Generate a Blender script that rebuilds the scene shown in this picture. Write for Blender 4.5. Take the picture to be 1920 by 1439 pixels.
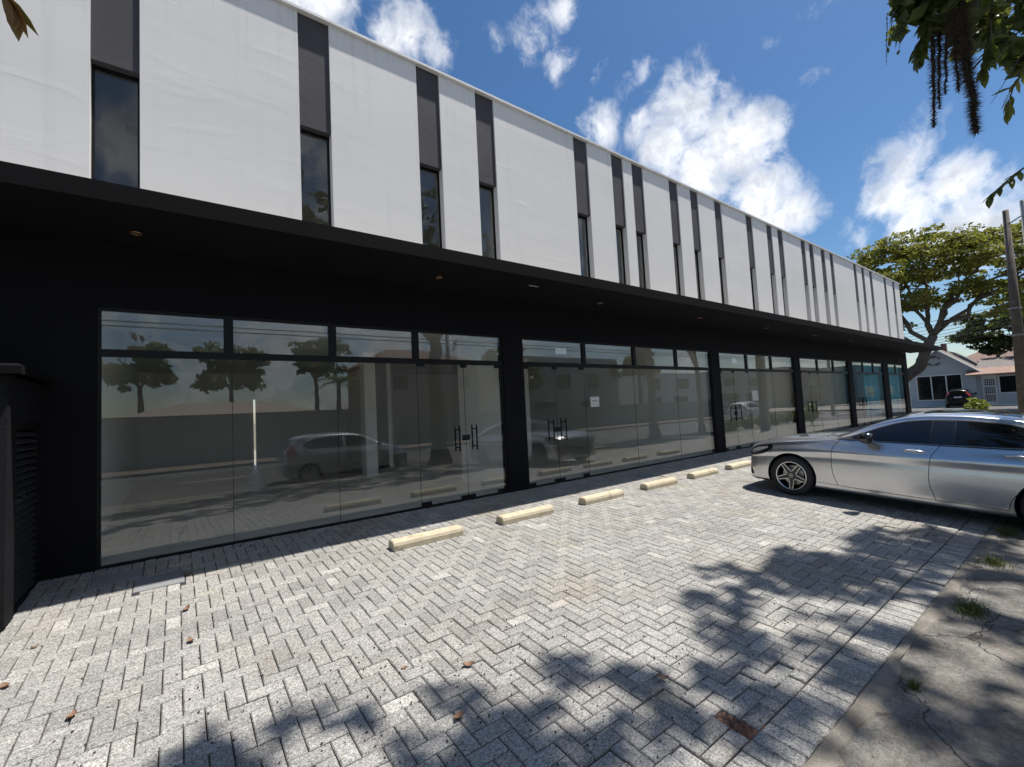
import bpy, bmesh, math, random
from mathutils import Vector, Matrix
from mathutils.bvhtree import BVHTree
for o in list(bpy.data.objects): bpy.data.objects.remove(o)
S = bpy.context.scene
COL = S.collection
R = math.radians
rnd = random.Random(7)

# ------------------------------------------------------------------ camera
CAM = Vector((0.0, -6.464, 1.455))
cr = Vector((0.7999, -0.5980, -0.0505)); cu = Vector((0.0052, -0.0772, 0.9970)); cf = Vector((0.6001, 0.7978, 0.0587))
camd = bpy.data.cameras.new('camera'); cam = bpy.data.objects.new('camera', camd); COL.objects.link(cam)
cam.matrix_world = Matrix(((cr.x, cu.x, -cf.x, CAM.x), (cr.y, cu.y, -cf.y, CAM.y), (cr.z, cu.z, -cf.z, CAM.z), (0, 0, 0, 1)))
camd.sensor_width = 36; camd.lens = 36 * 838.57 / 1920; camd.clip_start = .05; camd.clip_end = 4000
S.camera = cam
S.render.resolution_x = 1024; S.render.resolution_y = 767

# ------------------------------------------------------------------ sun, sky, exposure
SUN = Vector((0.36, -0.155, 1.0)).normalized()
sd = bpy.data.lights.new('sun', 'SUN'); sd.energy = 5.0; sd.angle = R(1.0); sd.color = (1.0, .955, .89)
so = bpy.data.objects.new('sun', sd); COL.objects.link(so)
so.rotation_euler = SUN.to_track_quat('Z', 'Y').to_euler(); so.location = (0, 0, 40)
W = bpy.data.worlds.new('World'); S.world = W; W.use_nodes = True
S.view_settings.view_transform = 'Standard'; S.view_settings.look = 'None'
S.view_settings.exposure = 0.50; S.view_settings.gamma = 1.0

class NT:
    """small helper for node trees"""
    def __init__(s, nt): s.nt = nt
    def n(s, t, **kw):
        nd = s.nt.nodes.new(t)
        for k, v in kw.items():
            if k in ('inp',): continue
            setattr(nd, k, v)
        return nd
    def l(s, a, b): s.nt.links.new(a, b)
    def put(s, sock, v):
        if isinstance(v, bpy.types.NodeSocket): s.l(v, sock)
        else: sock.default_value = v
    def math(s, op, a, b=0.0, c=None, clamp=False):
        m = s.n('ShaderNodeMath', operation=op); m.use_clamp = clamp
        s.put(m.inputs[0], a); s.put(m.inputs[1], b)
        if c is not None: s.put(m.inputs[2], c)
        return m.outputs[0]
    def vmath(s, op, a, b=(0, 0, 0)):
        m = s.n('ShaderNodeVectorMath', operation=op); s.put(m.inputs[0], a)
        if op == 'SCALE': s.put(m.inputs[3], b)
        else: s.put(m.inputs[1], b)
        return m.outputs['Value'] if op in ('DOT_PRODUCT', 'LENGTH', 'DISTANCE') else m.outputs[0]
    def mr(s, v, a, b, c, d, smooth=False):
        m = s.n('ShaderNodeMapRange'); m.interpolation_type = 'SMOOTHSTEP' if smooth else 'LINEAR'
        s.put(m.inputs[0], v)
        for i, x in enumerate((a, b, c, d)): s.put(m.inputs[1 + i], x)
        return m.outputs[0]
    def noise(s, vec, scale, detail=4, rough=.55, dist=0.0, out='Fac'):
        m = s.n('ShaderNodeTexNoise'); s.put(m.inputs['Vector'], vec)
        s.put(m.inputs['Scale'], scale); m.inputs['Detail'].default_value = detail
        m.inputs['Roughness'].default_value = rough; m.inputs['Distortion'].default_value = dist
        return m.outputs[out]
    def mix(s, f, a, b, blend='MIX'):
        m = s.n('ShaderNodeMix', data_type='RGBA', blend_type=blend)
        s.put(m.inputs[0], f); s.put(m.inputs[6], a); s.put(m.inputs[7], b)
        return m.outputs[2]
    def ramp(s, f, stops):
        m = s.n('ShaderNodeValToRGB'); s.put(m.inputs[0], f); e = m.color_ramp.elements
        while len(e) < len(stops): e.new(.5)
        for i, (p, c) in enumerate(stops):
            e[i].position = p; e[i].color = tuple(c) + (1,) if len(c) == 3 else c
        return m.outputs[0]

def build_sky():
    nt = W.node_tree; nt.nodes.clear(); N = NT(nt)
    out = N.n('ShaderNodeOutputWorld'); bg = N.n('ShaderNodeBackground'); N.l(bg.outputs[0], out.inputs[0])
    sky = N.n('ShaderNodeTexSky', sky_type='NISHITA'); sky.sun_disc = False
    sky.sun_elevation = math.asin(SUN.z); sky.sun_rotation = math.atan2(SUN.x, SUN.y)
    sky.altitude = 100; sky.air_density = 1.0; sky.dust_density = .6; sky.ozone_density = 2.2
    tc = N.n('ShaderNodeTexCoord'); d = N.vmath('NORMALIZE', tc.outputs['Generated'])
    # clumps of cumulus: direction, angular radius, weight
    clumps = [((.190, .705, .690), .10, 1.0), ((.3059, .6815, .6648), .085, 1.0), ((.3649, .6703, .6461), .05, .9),
              ((.509, .5468, .6648), .055, .85), ((.5559, .5459, .6269), .045, .8), ((.535, .515, .68), .05, .8), ((.6114, .5087, .6061), .03, .62), ((.664, .4689, .5824), .05, .7),
              ((.7491, .4105, .52), .085, 1.05), ((.8125, .3706, .4501), .085, 1.05), ((.7415, .4633, .4853), .075, 1.05),
              ((.6543, .5406, .5288), .055, .92), ((.70, .50, .515), .05, .9), ((.789, .4421, .4267), .10, 1.1), ((.8613, .3528, .3655), .085, 1.05),
              ((.8879, .3214, .3292), .06, 1.0), ((.7763, .2828, .5634), .04, .42), ((.916, .1613, .3673), .062, 1.0),
              ((.941, .1147, .3184), .062, 1.0), ((.9344, .1763, .3095), .06, .95), ((.9463, .1614, .28), .06, .9),
              ((.9637, .0835, .2536), .09, .95), ((.9649, .119, .2341), .08, .85), ((.4536, .607, .6525), .035, .46), ((.9328, .2351, .2731), .04, .6)]
    acc = None
    for c, r, w in clumps:
        c = Vector(c).normalized()
        dist = N.vmath('DISTANCE', d, tuple(c))
        b = N.mr(dist, 0.0, r * 1.75, w * .98, 0.0, True)
        acc = b if acc is None else N.math('MAXIMUM', acc, b)
    sep = N.n('ShaderNodeSeparateXYZ'); N.l(d, sep.inputs[0])
    base = N.mr(sep.outputs[1], .05, -.5, .20, .66)           # the street side of the sky is cloudier
    lowf = N.noise(d, 2.6, 3, .5)
    base = N.math('MULTIPLY', base, N.mr(lowf, .3, .7, .55, 1.35))
    acc = N.math('MAXIMUM', acc, base)
    warp = N.noise(d, 5.0, 3, .6, 0, 'Color')
    dw = N.vmath('ADD', d, N.vmath('SCALE', N.vmath('SUBTRACT', warp, (.5, .5, .5)), .11))
    f1 = N.noise(dw, 11.0, 10, .62)
    f2 = N.noise(N.vmath('ADD', dw, tuple(SUN * .035)), 11.0, 6, .6)
    f3 = N.noise(dw, 26.0, 6, .6)
    val = N.math('ADD', N.math('MULTIPLY', acc, 1.0), N.math('MULTIPLY', N.math('SUBTRACT', f1, .5), 2.0))
    val = N.math('ADD', val, N.math('MULTIPLY', N.math('SUBTRACT', f3, .5), .5))
    den = N.mr(val, .42, 1.12, 0, 1, True)
    lit = N.math('ADD', .52, N.math('MULTIPLY', N.math('SUBTRACT', f1, f2), -2.6))
    thick = N.mr(val, .75, 1.35, 0, .42)
    lit = N.math('SUBTRACT', lit, N.math('MULTIPLY', thick, .55), 0, True)
    grey = N.mr(sep.outputs[1], .0, -.5, 0.0, .75)
    ccol = N.ramp(lit, [(0, (3.6, 3.9, 4.4)), (.30, (5.0, 5.2, 5.5)), (.62, (6.8, 6.85, 6.9))])
    ccol = N.mix(grey, ccol, N.ramp(lit, [(0, (3.2, 3.4, 3.7)), (.55, (6.2, 6.3, 6.45))]))
    hs = N.n('ShaderNodeHueSaturation'); N.l(sky.outputs[0], hs.inputs['Color']); hs.inputs['Saturation'].default_value = 1.25; hs.inputs['Value'].default_value = .62
    N.l(N.mix(den, hs.outputs[0], ccol), bg.inputs[0])
    bg.inputs[1].default_value = .13
build_sky()

# ------------------------------------------------------------------ materials
MATS = {}
def new_mat(name):
    m = bpy.data.materials.new(name); m.use_nodes = True; nt = m.node_tree; nt.nodes.clear()
    N = NT(nt); out = N.n('ShaderNodeOutputMaterial'); MATS[name] = m
    return m, N, out
def pr(N, out, col, rough=.6, metal=0.0, bump=None, bstr=.3, bdist=.01, spec=None, coat=0.0):
    b = N.n('ShaderNodeBsdfPrincipled')
    N.put(b.inputs['Base Color'], col if isinstance(col, bpy.types.NodeSocket) else tuple(col) + (1,) if len(col) == 3 else col)
    N.put(b.inputs['Roughness'], rough); N.put(b.inputs['Metallic'], metal)
    if spec is not None: b.inputs['Specular IOR Level'].default_value = spec
    if coat: b.inputs['Coat Weight'].default_value = coat; b.inputs['Coat Roughness'].default_value = .03
    if bump is not None:
        bp = N.n('ShaderNodeBump'); bp.inputs['Strength'].default_value = bstr; bp.inputs['Distance'].default_value = bdist
        N.l(bump, bp.inputs['Height']); N.l(bp.outputs[0], b.inputs['Normal'])
    N.l(b.outputs[0], out.inputs[0]); return b
def simple(name, c1, c2=None, scale=6.0, rough=.6, metal=0.0, bump=0.0, bscale=60.0, bdist=.005, coat=0.0, spec=None, world=True):
    m, N, out = new_mat(name)
    pos = N.n('ShaderNodeNewGeometry').outputs['Position'] if world else N.n('ShaderNodeTexCoord').outputs['Object']
    f = N.noise(pos, scale, 5, .6)
    c2 = c2 or tuple(x * .82 for x in c1)
    col = N.mix(N.mr(f, .3, .7, 0, 1), tuple(c1) + (1,), tuple(c2) + (1,))
    bm = N.noise(pos, bscale, 4, .6) if bump else None
    r = N.mr(f, .3, .7, max(.02, rough - .06), min(1, rough + .06))
    pr(N, out, col, r, metal, bm, bump, bdist, spec, coat); return m

# granite-like concrete pavers
def mk_paver():
    m, N, out = new_mat('paver')
    g = N.n('ShaderNodeNewGeometry'); pos = g.outputs['Position']
    oi = N.n('ShaderNodeObjectInfo')
    rv = N.math('FRACT', N.math('ADD', g.outputs['Random Per Island'], oi.outputs['Random']))
    rv2 = N.math('FRACT', N.math('MULTIPLY', rv, 17.31))
    sp = N.noise(pos, 150.0, 3, .8); sp2 = N.noise(pos, 60.0, 3, .75)
    speck = N.ramp(N.math('ADD', N.math('MULTIPLY', sp, .65), N.math('MULTIPLY', sp2, .35)), [(.39, (.058, .055, .05)), (.46, (.205, .198, .187)), (.53, (.335, .326, .309)), (.61, (.56, .548, .522))])
    tint = N.ramp(rv, [(0, (.78, .78, .775)), (.3, (.92, .92, .905)), (.75, (1.0, 1.0, .985)), (.95, (1.06, 1.06, 1.04)), (1.0, (1.35, 1.34, 1.30))])
    c = N.mix(1.0, speck, tint, 'MULTIPLY')
    big = N.noise(pos, .75, 4, .6)
    c = N.mix(N.mr(big, .53, .70, 0, .55), c, N.mix(1.0, c, (.98, .86, .70, 1), 'MULTIPLY'))     # rusty stains
    big2 = N.noise(N.vmath('ADD', pos, (9, 3, 0)), 1.4, 5, .65)
    c = N.mix(N.mr(big2, .50, .68, 0, .45), c, N.mix(1.0, c, (.62, .61, .60, 1), 'MULTIPLY'))     # grime
    c = N.mix(N.mr(rv2, .90, 1.0, 0, .35), c, N.mix(1.0, c, (1.02, .95, .87, 1), 'MULTIPLY'))
    h = N.math('ADD', N.math('MULTIPLY', sp, .6), N.math('MULTIPLY', sp2, .5))
    pr(N, out, c, .82, 0, h, .55, .004)
mk_paver()
def mk_plaster():
    m, N, out = new_mat('white_plaster')
    pos = N.n('ShaderNodeNewGeometry').outputs['Position']
    mp = N.n('ShaderNodeMapping'); N.l(pos, mp.inputs[0]); mp.inputs['Rotation'].default_value = (0, R(24), 0); mp.inputs['Scale'].default_value = (.42, 1, 1.9)
    w1 = N.noise(mp.outputs[0], 1.9, 7, .55, .5); w2 = N.noise(mp.outputs[0], .55, 4, .6, .6); fine = N.noise(pos, 130, 3, .7)
    marks = N.math('POWER', N.mr(w1, .42, .74, 0, 1), 2.2)
    hgt = N.math('ADD', N.math('MULTIPLY', w2, .50), N.math('MULTIPLY', marks, .22))
    hgt = N.math('ADD', hgt, N.math('MULTIPLY', fine, .025))
    mp2 = N.n('ShaderNodeMapping'); N.l(pos, mp2.inputs[0]); mp2.inputs['Scale'].default_value = (3.2, 1, .16)
    drip = N.noise(mp2.outputs[0], 1.6, 5, .6)
    c = N.mix(N.mr(w2, .35, .7, 0, 1), (.735, .725, .71, 1), (.69, .68, .667, 1))
    c = N.mix(N.mr(drip, .55, .8, 0, .35), c, (.50, .50, .49, 1))
    sx = N.n('ShaderNodeSeparateXYZ'); N.l(pos, sx.inputs[0])
    mp3 = N.n('ShaderNodeMapping'); N.l(pos, mp3.inputs[0]); mp3.inputs['Scale'].default_value = (9, 1, .25)
    st = N.math('MULTIPLY', N.mr(N.noise(mp3.outputs[0], 1.2, 5, .65), .52, .75, 0, .5), N.mr(sx.outputs[2], 5.9, 7.25, 0, 1))
    c = N.mix(st, c, (.40, .395, .38, 1))
    pr(N, out, c, .75, 0, hgt, .13, .06, .3)
mk_plaster()
def mk_dark():
    m, N, out = new_mat('dark_stripe')
    pos = N.n('ShaderNodeNewGeometry').outputs['Position']
    f = N.noise(pos, 1.3, 5, .6, .8); fine = N.noise(pos, 140, 3, .7)
    c = N.mix(N.mr(f, .35, .7, 0, 1), (.060, .058, .066, 1), (.078, .075, .083, 1))
    pr(N, out, c, .8, 0, N.math('ADD', f, N.math('MULTIPLY', fine, .12)), .25, .03, .3)
mk_dark()
simple('black_wall', (.0060, .0060, .0078), (.0085, .0085, .0105), 1.6, .78, 0, .25, 120, .004, spec=.12)
simple('black_rough', (.009, .009, .011), (.014, .014, .017), 3.0, .85, 0, 1.0, 90, .02, spec=.15)
simple('black_metal', (.007, .007, .008), None, 8, .5, .1, spec=.25)
simple('canopy_edge', (.0035, .0035, .0042), (.006, .006, .0068), 2.0, .85, 0, .3, 40, .004, spec=.12)
simple('white_metal', (.74, .74, .74), (.62, .62, .62), 3, .45)
simple('interior_white', (.90, .89, .83), (.87, .86, .80), .6, .8)
simple('interior_floor', (.52, .52, .49), (.60, .60, .56), 1.2, .42, 0, .05, 30)
simple('ceiling_white', (.86, .85, .80), None, .8, .85)
simple('sand_joint', (.040, .030, .026), (.075, .042, .034), 5, .95, 0, .6, 200, .006)
simple('red_soil', (.17, .075, .045), (.26, .15, .10), 14, .95, 0, .8, 90, .01)
simple('cover_slab', (.17, .175, .18), (.23, .235, .24), 4, .85, 0, .4, 180, .003)
def mk_stop():
    m, N, out = new_mat('cream_concrete'); tc = N.n('ShaderNodeTexCoord').outputs['Object']; oi = N.n('ShaderNodeObjectInfo')
    p = N.vmath('ADD', tc, N.vmath('SCALE', oi.outputs['Location'], 3.1))
    f = N.noise(p, 9, 5, .65); sc = N.noise(p, 5.5, 6, .7, .8); fine = N.noise(p, 120, 3, .7)
    c = N.mix(N.mr(f, .3, .7, 0, 1), (.58, .50, .355, 1), (.43, .365, .255, 1))
    c = N.mix(N.mr(sc, .54, .66, 0, .55), c, (.16, .145, .12, 1))
    pr(N, out, c, .82, 0, N.math('ADD', N.math('MULTIPLY', fine, .3), sc), .6, .012)
mk_stop()
simple('kerb_concrete', (.33, .305, .265), (.17, .155, .13), 5, .9, 0, .8, 60, .012)
simple('edging', (.27, .245, .205), (.13, .115, .095), 7, .92, 0, 1.0, 70, .012)
simple('glass_edge', (.02, .03, .027), None, 8, .3)
simple('paper', (.80, .80, .82), (.74, .74, .76), 5, .7)
simple('print_grey', (.12, .12, .13), None, 5, .7)
simple('copper_ring', (.42, .22, .11), (.30, .16, .09), 20, .35, .8)
simple('lamp_lens', (.10, .09, .08), None, 20, .2)
simple('blue_fabric', (.09, .38, .50), (.14, .48, .60), 3, .7)
simple('dry_leaf', (.15, .075, .042), (.24, .14, .08), 30, .7, world=False)
simple('berry', (.028, .017, .014), (.06, .03, .02), 20, .8)
simple('bark', (.15, .125, .10), (.085, .07, .055), 4, .95, 0, 1.0, 22, .04)
simple('bark_pale', (.23, .20, .165), (.13, .11, .09), 3, .95, 0, .9, 14, .04)
simple('wood_pole', (.15, .125, .10), (.085, .07, .058), 5, .9, 0, .8, 40, .01)
simple('concrete_post', (.42, .41, .39), (.33, .32, .30), 3, .85)
simple('wire_black', (.02, .02, .022), None, 3, .6)
simple('insulator', (.30, .30, .28), None, 5, .3)
simple('house_blue', (.46, .49, .53), (.41, .44, .48), 1.2, .8, 0, .15, 30)
simple('house_white', (.74, .75, .76), (.66, .66, .68), 2, .6)
simple('beige_wall', (.42, .36, .27), (.34, .29, .22), 1.0, .85)
simple('grey_wall', (.42, .42, .39), (.36, .36, .33), .5, .9, 0, .3, 40)
simple('pink_wall', (.55, .42, .36), (.50, .38, .33), .8, .85)
simple('sage_wall', (.46, .48, .45), (.40, .42, .39), .8, .85)
simple('teal_wall', (.20, .28, .27), (.16, .24, .23), .8, .85)
simple('roof_tile', (.20, .125, .095), (.15, .095, .075), 3, .85, 0, .6, 14, .03)
simple('pale_tile', (.36, .31, .27), (.27, .23, .20), 3, .85, 0, .6, 14, .03)
simple('awning_tile', (.30, .19, .145), (.24, .15, .115), 3, .8, 0, .4, 20, .02)
simple('dark_glass', (.012, .014, .017), None, 3, .04, 0, spec=.6)
simple('asphalt', (.075, .075, .076), (.115, .113, .11), .6, .92, 0, .6, 150, .006)
simple('road_paint', (.66, .66, .63), (.46, .46, .44), 7, .8)
simple('far_ground', (.10, .105, .06), (.16, .14, .10), .3, .95)
simple('red_earth', (.20, .15, .12), (.15, .12, .10), 1.2, .95)
simple('tyre', (.014, .014, .015), (.020, .020, .021), 20, .75, 0, .2, 60, .004, world=False)
simple('rim_black', (.016, .016, .018), None, 20, .28, .4, coat=.5)
simple('rim_silver', (.62, .62, .64), None, 20, .22, 1.0)
simple('brake_grey', (.42, .41, .37), (.36, .35, .32), 20, .4, .6)
simple('gap_black', (.006, .006, .007), None, 5, .8)
simple('gloss_black', (.010, .010, .012), None, 5, .12, 0, coat=.6)
simple('chrome', (.80, .80, .82), None, 5, .12, 1.0)
simple('lamp_clear', (.40, .41, .43), (.16, .16, .17), 30, .08, .4, coat=.8)
simple('lamp_red', (.28, .012, .010), None, 30, .12, 0, coat=.6)
simple('plate_grey', (.55, .56, .58), None, 30, .5)
simple('car_glass', (.0065, .007, .0085), None, 5, .035, 0, spec=.7)
simple('moss', (.050, .040, .032), (.075, .060, .045), 12, .95)
def car_paint(name, c, metal):
    m, N, out = new_mat(name)
    tc = N.n('ShaderNodeTexCoord').outputs['Object']
    fl = N.noise(tc, 900, 2, .6); dirt = N.noise(tc, 3.0, 5, .6)
    col = N.mix(N.mr(dirt, .45, .75, 0, .12), tuple(c) + (1,), (.25, .24, .22, 1))
    pr(N, out, col, N.mr(fl, .3, .7, .20, .29), metal, None, coat=1.0)
car_paint('paint_silver', (.62, .63, .65), .85)
car_paint('paint_hatch', (.46, .47, .49), .6)
car_paint('paint_white', (.72, .72, .72), .0)
simple('paint_black', (.006, .006, .007), None, 5, .25, 0, spec=.3)
def mk_glass(name, tint, ior=1.52):
    m, N, out = new_mat(name)
    g = N.n('ShaderNodeNewGeometry'); fr = N.n('ShaderNodeFresnel')
    N.l(N.mr(g.outputs['Backfacing'], 0, 1, ior, 1 / ior), fr.inputs[0])
    t = N.n('ShaderNodeBsdfTransparent'); t.inputs[0].default_value = tuple(tint) + (1,)
    gl = N.n('ShaderNodeBsdfGlossy'); gl.inputs['Roughness'].default_value = 0.0
    wv = N.noise(g.outputs['Position'], .9, 2, .5); bp = N.n('ShaderNodeBump'); bp.inputs['Strength'].default_value = .02; bp.inputs['Distance'].default_value = .02
    N.l(wv, bp.inputs['Height']); N.l(bp.outputs[0], gl.inputs['Normal'])
    mx = N.n('ShaderNodeMixShader'); N.l(fr.outputs[0], mx.inputs[0]); N.l(t.outputs[0], mx.inputs[1]); N.l(gl.outputs[0], mx.inputs[2]); N.l(mx.outputs[0], out.inputs[0])
mk_glass('shop_glass', (.985, .99, .98), 1.75)
mk_glass('window_glass', (.98, .985, .98), 1.55)
def mk_leaf(name, stops, trans=.35):
    m, N, out = new_mat(name)
    g = N.n('ShaderNodeNewGeometry')
    rv = g.outputs['Random Per Island']
    big = N.noise(g.outputs['Position'], .7, 3, .6)
    f = N.math('ADD', N.math('MULTIPLY', rv, .6), N.math('MULTIPLY', big, .4))
    c = N.ramp(f, stops)
    a = N.n('ShaderNodeBsdfPrincipled'); N.l(c, a.inputs['Base Color']); a.inputs['Roughness'].default_value = .48
    b = N.n('ShaderNodeBsdfTranslucent'); N.l(N.mix(.5, c, (.22, .24, .03, 1)), b.inputs[0])
    mx = N.n('ShaderNodeMixShader'); mx.inputs[0].default_value = trans
    N.l(a.outputs[0], mx.inputs[1]); N.l(b.outputs[0], mx.inputs[2]); N.l(mx.outputs[0], out.inputs[0])
mk_leaf('leaf_dark', [(.15, (.025, .042, .013)), (.5, (.05, .08, .02)), (.85, (.10, .13, .035))], .35)
mk_leaf('leaf_olive', [(.15, (.07, .09, .02)), (.45, (.16, .175, .035)), (.7, (.26, .25, .05)), (.9, (.34, .28, .075))], .5)
mk_leaf('leaf_mid', [(.15, (.04, .065, .016)), (.5, (.085, .12, .028)), (.85, (.15, .185, .045))], .4)
mk_leaf('leaf_orange', [(.2, (.20, .12, .03)), (.5, (.24, .085, .03)), (.85, (.13, .12, .03))], .35)
mk_leaf('grass_blade', [(.2, (.05, .075, .016)), (.6, (.10, .13, .03)), (.9, (.20, .18, .07))], .3)
mk_leaf('leaf_lime', [(.2, (.16, .20, .03)), (.8, (.30, .33, .07))], .35)
def mk_sidewalk():
    m, N, out = new_mat('sidewalk')
    pos = N.n('ShaderNodeNewGeometry').outputs['Position']
    f = N.noise(pos, 2.2, 9, .72, .5); sp = N.noise(pos, 90, 4, .8); b2 = N.noise(N.vmath('ADD', pos, (4, 7, 0)), .8, 5, .6)
    c = N.ramp(f, [(.3, (.085, .080, .072)), (.46, (.165, .157, .142)), (.58, (.25, .24, .218)), (.70, (.40, .38, .34))])
    g2 = N.noise(pos, 34, 5, .8)
    c = N.mix(N.mr(g2, .42, .62, 0, .75), c, N.mix(1.0, c, (.50, .47, .43, 1), 'MULTIPLY'))
    c = N.mix(N.mr(sp, .52, .68, 0, .6), c, N.mix(1.0, c, (1.7, 1.68, 1.6, 1), 'MULTIPLY'))
    c = N.mix(N.mr(b2, .55, .7, 0, .4), c, (.18, .145, .11, 1))
    vo = N.n('ShaderNodeTexVoronoi', feature='DISTANCE_TO_EDGE'); N.l(N.vmath('ADD', pos, N.vmath('SCALE', N.noise(pos, 3, 4, .6, 0, 'Color'), .35)), vo.inputs['Vector']); vo.inputs['Scale'].default_value = .75
    crack = N.mr(vo.outputs['Distance'], 0, .006, 1, 0)
    c = N.mix(N.math('MULTIPLY', crack, .6), c, (.05, .042, .034, 1))
    h = N.math('SUBTRACT', N.math('ADD', N.math('MULTIPLY', sp, .25), f), N.math('MULTIPLY', crack, .6))
    pr(N, out, c, .92, 0, h, 1.0, .035)
mk_sidewalk()

# ------------------------------------------------------------------ mesh helpers
class MB:
    def __init__(s): s.v = []; s.f = []
    def add(s, vs, fs):
        o = len(s.v); s.v += [tuple(v) for v in vs]; s.f += [tuple(i + o for i in f) for f in fs]; return s
    def box(s, x0, x1, y0, y1, z0, z1, M=None):
        vs = [Vector((x, y, z)) for z in (z0, z1) for y in (y0, y1) for x in (x0, x1)]
        if M: vs = [M @ v for v in vs]
        return s.add(vs, [(0, 2, 3, 1), (4, 5, 7, 6), (0, 1, 5, 4), (2, 6, 7, 3), (0, 4, 6, 2), (1, 3, 7, 5)])
    def bevbox(s, x0, x1, y0, y1, z0, z1, c, M=None):
        """box with its top edges chamfered"""
        vs = [(x0, y0, z0), (x1, y0, z0), (x1, y1, z0), (x0, y1, z0), (x0, y0, z1 - c), (x1, y0, z1 - c), (x1, y1, z1 - c), (x0, y1, z1 - c), (x0 + c, y0 + c, z1), (x1 - c, y0 + c, z1), (x1 - c, y1 - c, z1), (x0 + c, y1 - c, z1)]
        vs = [Vector(v) for v in vs]
        if M: vs = [M @ v for v in vs]
        f = [(8, 9, 10, 11)]
        for i in range(4):
            j = (i + 1) % 4; f += [(i, j, j + 4, i + 4), (i + 4, j + 4, j + 8, i + 8)]
        return s.add(vs, f)
    def tube(s, path, rad, seg=8, cap=True):
        path = [Vector(p) for p in path]; n = len(path)
        rad = rad if isinstance(rad, (list, tuple)) else [rad] * n
        rings = []; up = None
        for i, p in enumerate(path):
            t = (path[min(i + 1, n - 1)] - path[max(i - 1, 0)])
            if t.length < 1e-9: t = Vector((0, 0, 1))
            t.normalize()
            if up is None: up = t.orthogonal().normalized()
            else:
                up = up - t * up.dot(t)
                up = up.normalized() if up.length > 1e-6 else t.orthogonal().normalized()
            b = t.cross(up)
            rings.append([p + (up * math.cos(a) + b * math.sin(a)) * rad[i] for a in [2 * math.pi * k / seg for k in range(seg)]])
        vs = [v for r in rings for v in r]; fs = []
        for i in range(n - 1):
            for k in range(seg):
                a = i * seg + k; b = i * seg + (k + 1) % seg; fs.append((a, b, b + seg, a + seg))
        if cap: fs.append(tuple(reversed(range(seg)))); fs.append(tuple(range((n - 1) * seg, n * seg)))
        return s.add(vs, fs)
    def lathe(s, prof, seg=32, M=None, closed=False):
        """profile (radius, axial) turned round local X axis"""
        vs = []; n = len(prof)
        for k in range(seg):
            a = 2 * math.pi * k / seg
            for r, x in prof:
                v = Vector((x, r * math.cos(a), r * math.sin(a))); vs.append(M @ v if M else v)
        fs = []
        for k in range(seg):
            k2 = (k + 1) % seg
            for i in range(n if closed else n - 1):
                i2 = (i + 1) % n; fs.append((k * n + i, k2 * n + i, k2 * n + i2, k * n + i2))
        return s.add(vs, fs)
    def prism(s, poly, z0, z1, M=None):
        n = len(poly); vs = [Vector((x, y, z0)) for x, y in poly] + [Vector((x, y, z1)) for x, y in poly]
        if M: vs = [M @ v for v in vs]
        fs = [tuple(reversed(range(n))), tuple(range(n, 2 * n))] + [(i, (i + 1) % n, (i + 1) % n + n, i + n) for i in range(n)]
        return s.add(vs, fs)
    def mesh(s, name, mat, smooth=False):
        me = bpy.data.meshes.new(name); me.from_pydata(s.v, [], s.f); me.materials.append(MATS[mat])
        if smooth: me.polygons.foreach_set('use_smooth', [True] * len(me.polygons))
        me.update(); return me
    def build(s, name, mat, parent=None, smooth=False):
        return link(name, s.mesh(name, mat, smooth), parent)
def link(name, me, parent=None):
    o = bpy.data.objects.new(name, me); COL.objects.link(o)
    if parent: o.parent = parent
    return o
def tag(o, label, cat, group=None):
    o['label'] = label; o['category'] = cat
    if group: o['group'] = group
    return o
def thing(name, label, cat, loc=(0, 0, 0), rz=0, group=None):
    o = bpy.data.objects.new(name, None); COL.objects.link(o); o.location = loc; o.rotation_euler = (0, 0, rz); o.empty_display_size = .2
    return tag(o, label, cat, group)
def struct(o): o['kind'] = 'structure'; return o
def stuff(o): o['kind'] = 'stuff'; return o
def inframe(p):
    d = Vector(p) - CAM; z = d.dot(cf)
    if z < .05: return None
    return 960 + 838.57 * d.dot(cr) / z, 719.5 - 838.57 * d.dot(cu) / z

# ------------------------------------------------------------------ ground
def zg(x, y):
    z = .06 * max(min(y, 0.0), -5.9)
    if y < -5.9: z = -.354 - .03 * min(-5.9 - y, 1.6)
    if x > 33.5: t = min((x - 33.5) / 5, 1); t = t * t * (3 - 2 * t); z = z * (1 - t) + (-.38) * t
    return z
STREET = -.50
def sheet(xs, ys, fz):
    m = MB(); n = len(ys)
    m.v = [(x, y, fz(x, y)) for x in xs for y in ys]
    m.f = [(i * n + j, (i + 1) * n + j, (i + 1) * n + j + 1, i * n + j + 1) for i in range(len(xs) - 1) for j in range(n - 1)]
    return m
def lin(a, b, n): return [a + (b - a) * i / n for i in range(n + 1)]
struct(sheet([-900, -100, 100, 900], [-900, -100, 100, 900], lambda x, y: -.62).build('ground', 'far_ground'))
struct(sheet(lin(-60, 37, 20) + [50, 120], lin(-17.4, -8.05, 3), lambda x, y: STREET).build('road', 'asphalt'))
rd2 = sheet([33.6] + lin(34, 39, 8) + [45, 58.6], [-8.05] + lin(-7.6, 0, 16) + [6, 14, 40], lambda x, y: max(zg(x, y), -.40) - .012 if y > -7.7 else STREET)
struct(rd2.build('side_road', 'asphalt'))
pv = sheet([58.6, 59, 75], [-30, -8, 40], lambda x, y: -.36); struct(pv.build('far_pavement', 'kerb_concrete'))
struct(sheet(lin(-40, 33.6, 50), [-7.9, -7.2, -6.6, -6.1, -5.8, -5.455], zg).build('sidewalk', 'sidewalk'))
m = MB()
for i in range(60):                                     # street kerb, as separate stones in one run
    x = -40 + i * 1.226
    m.bevbox(x, x + 1.218, -8.06, -7.9, STREET - .05, zg(x, -7.9) + .006, .015)
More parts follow.
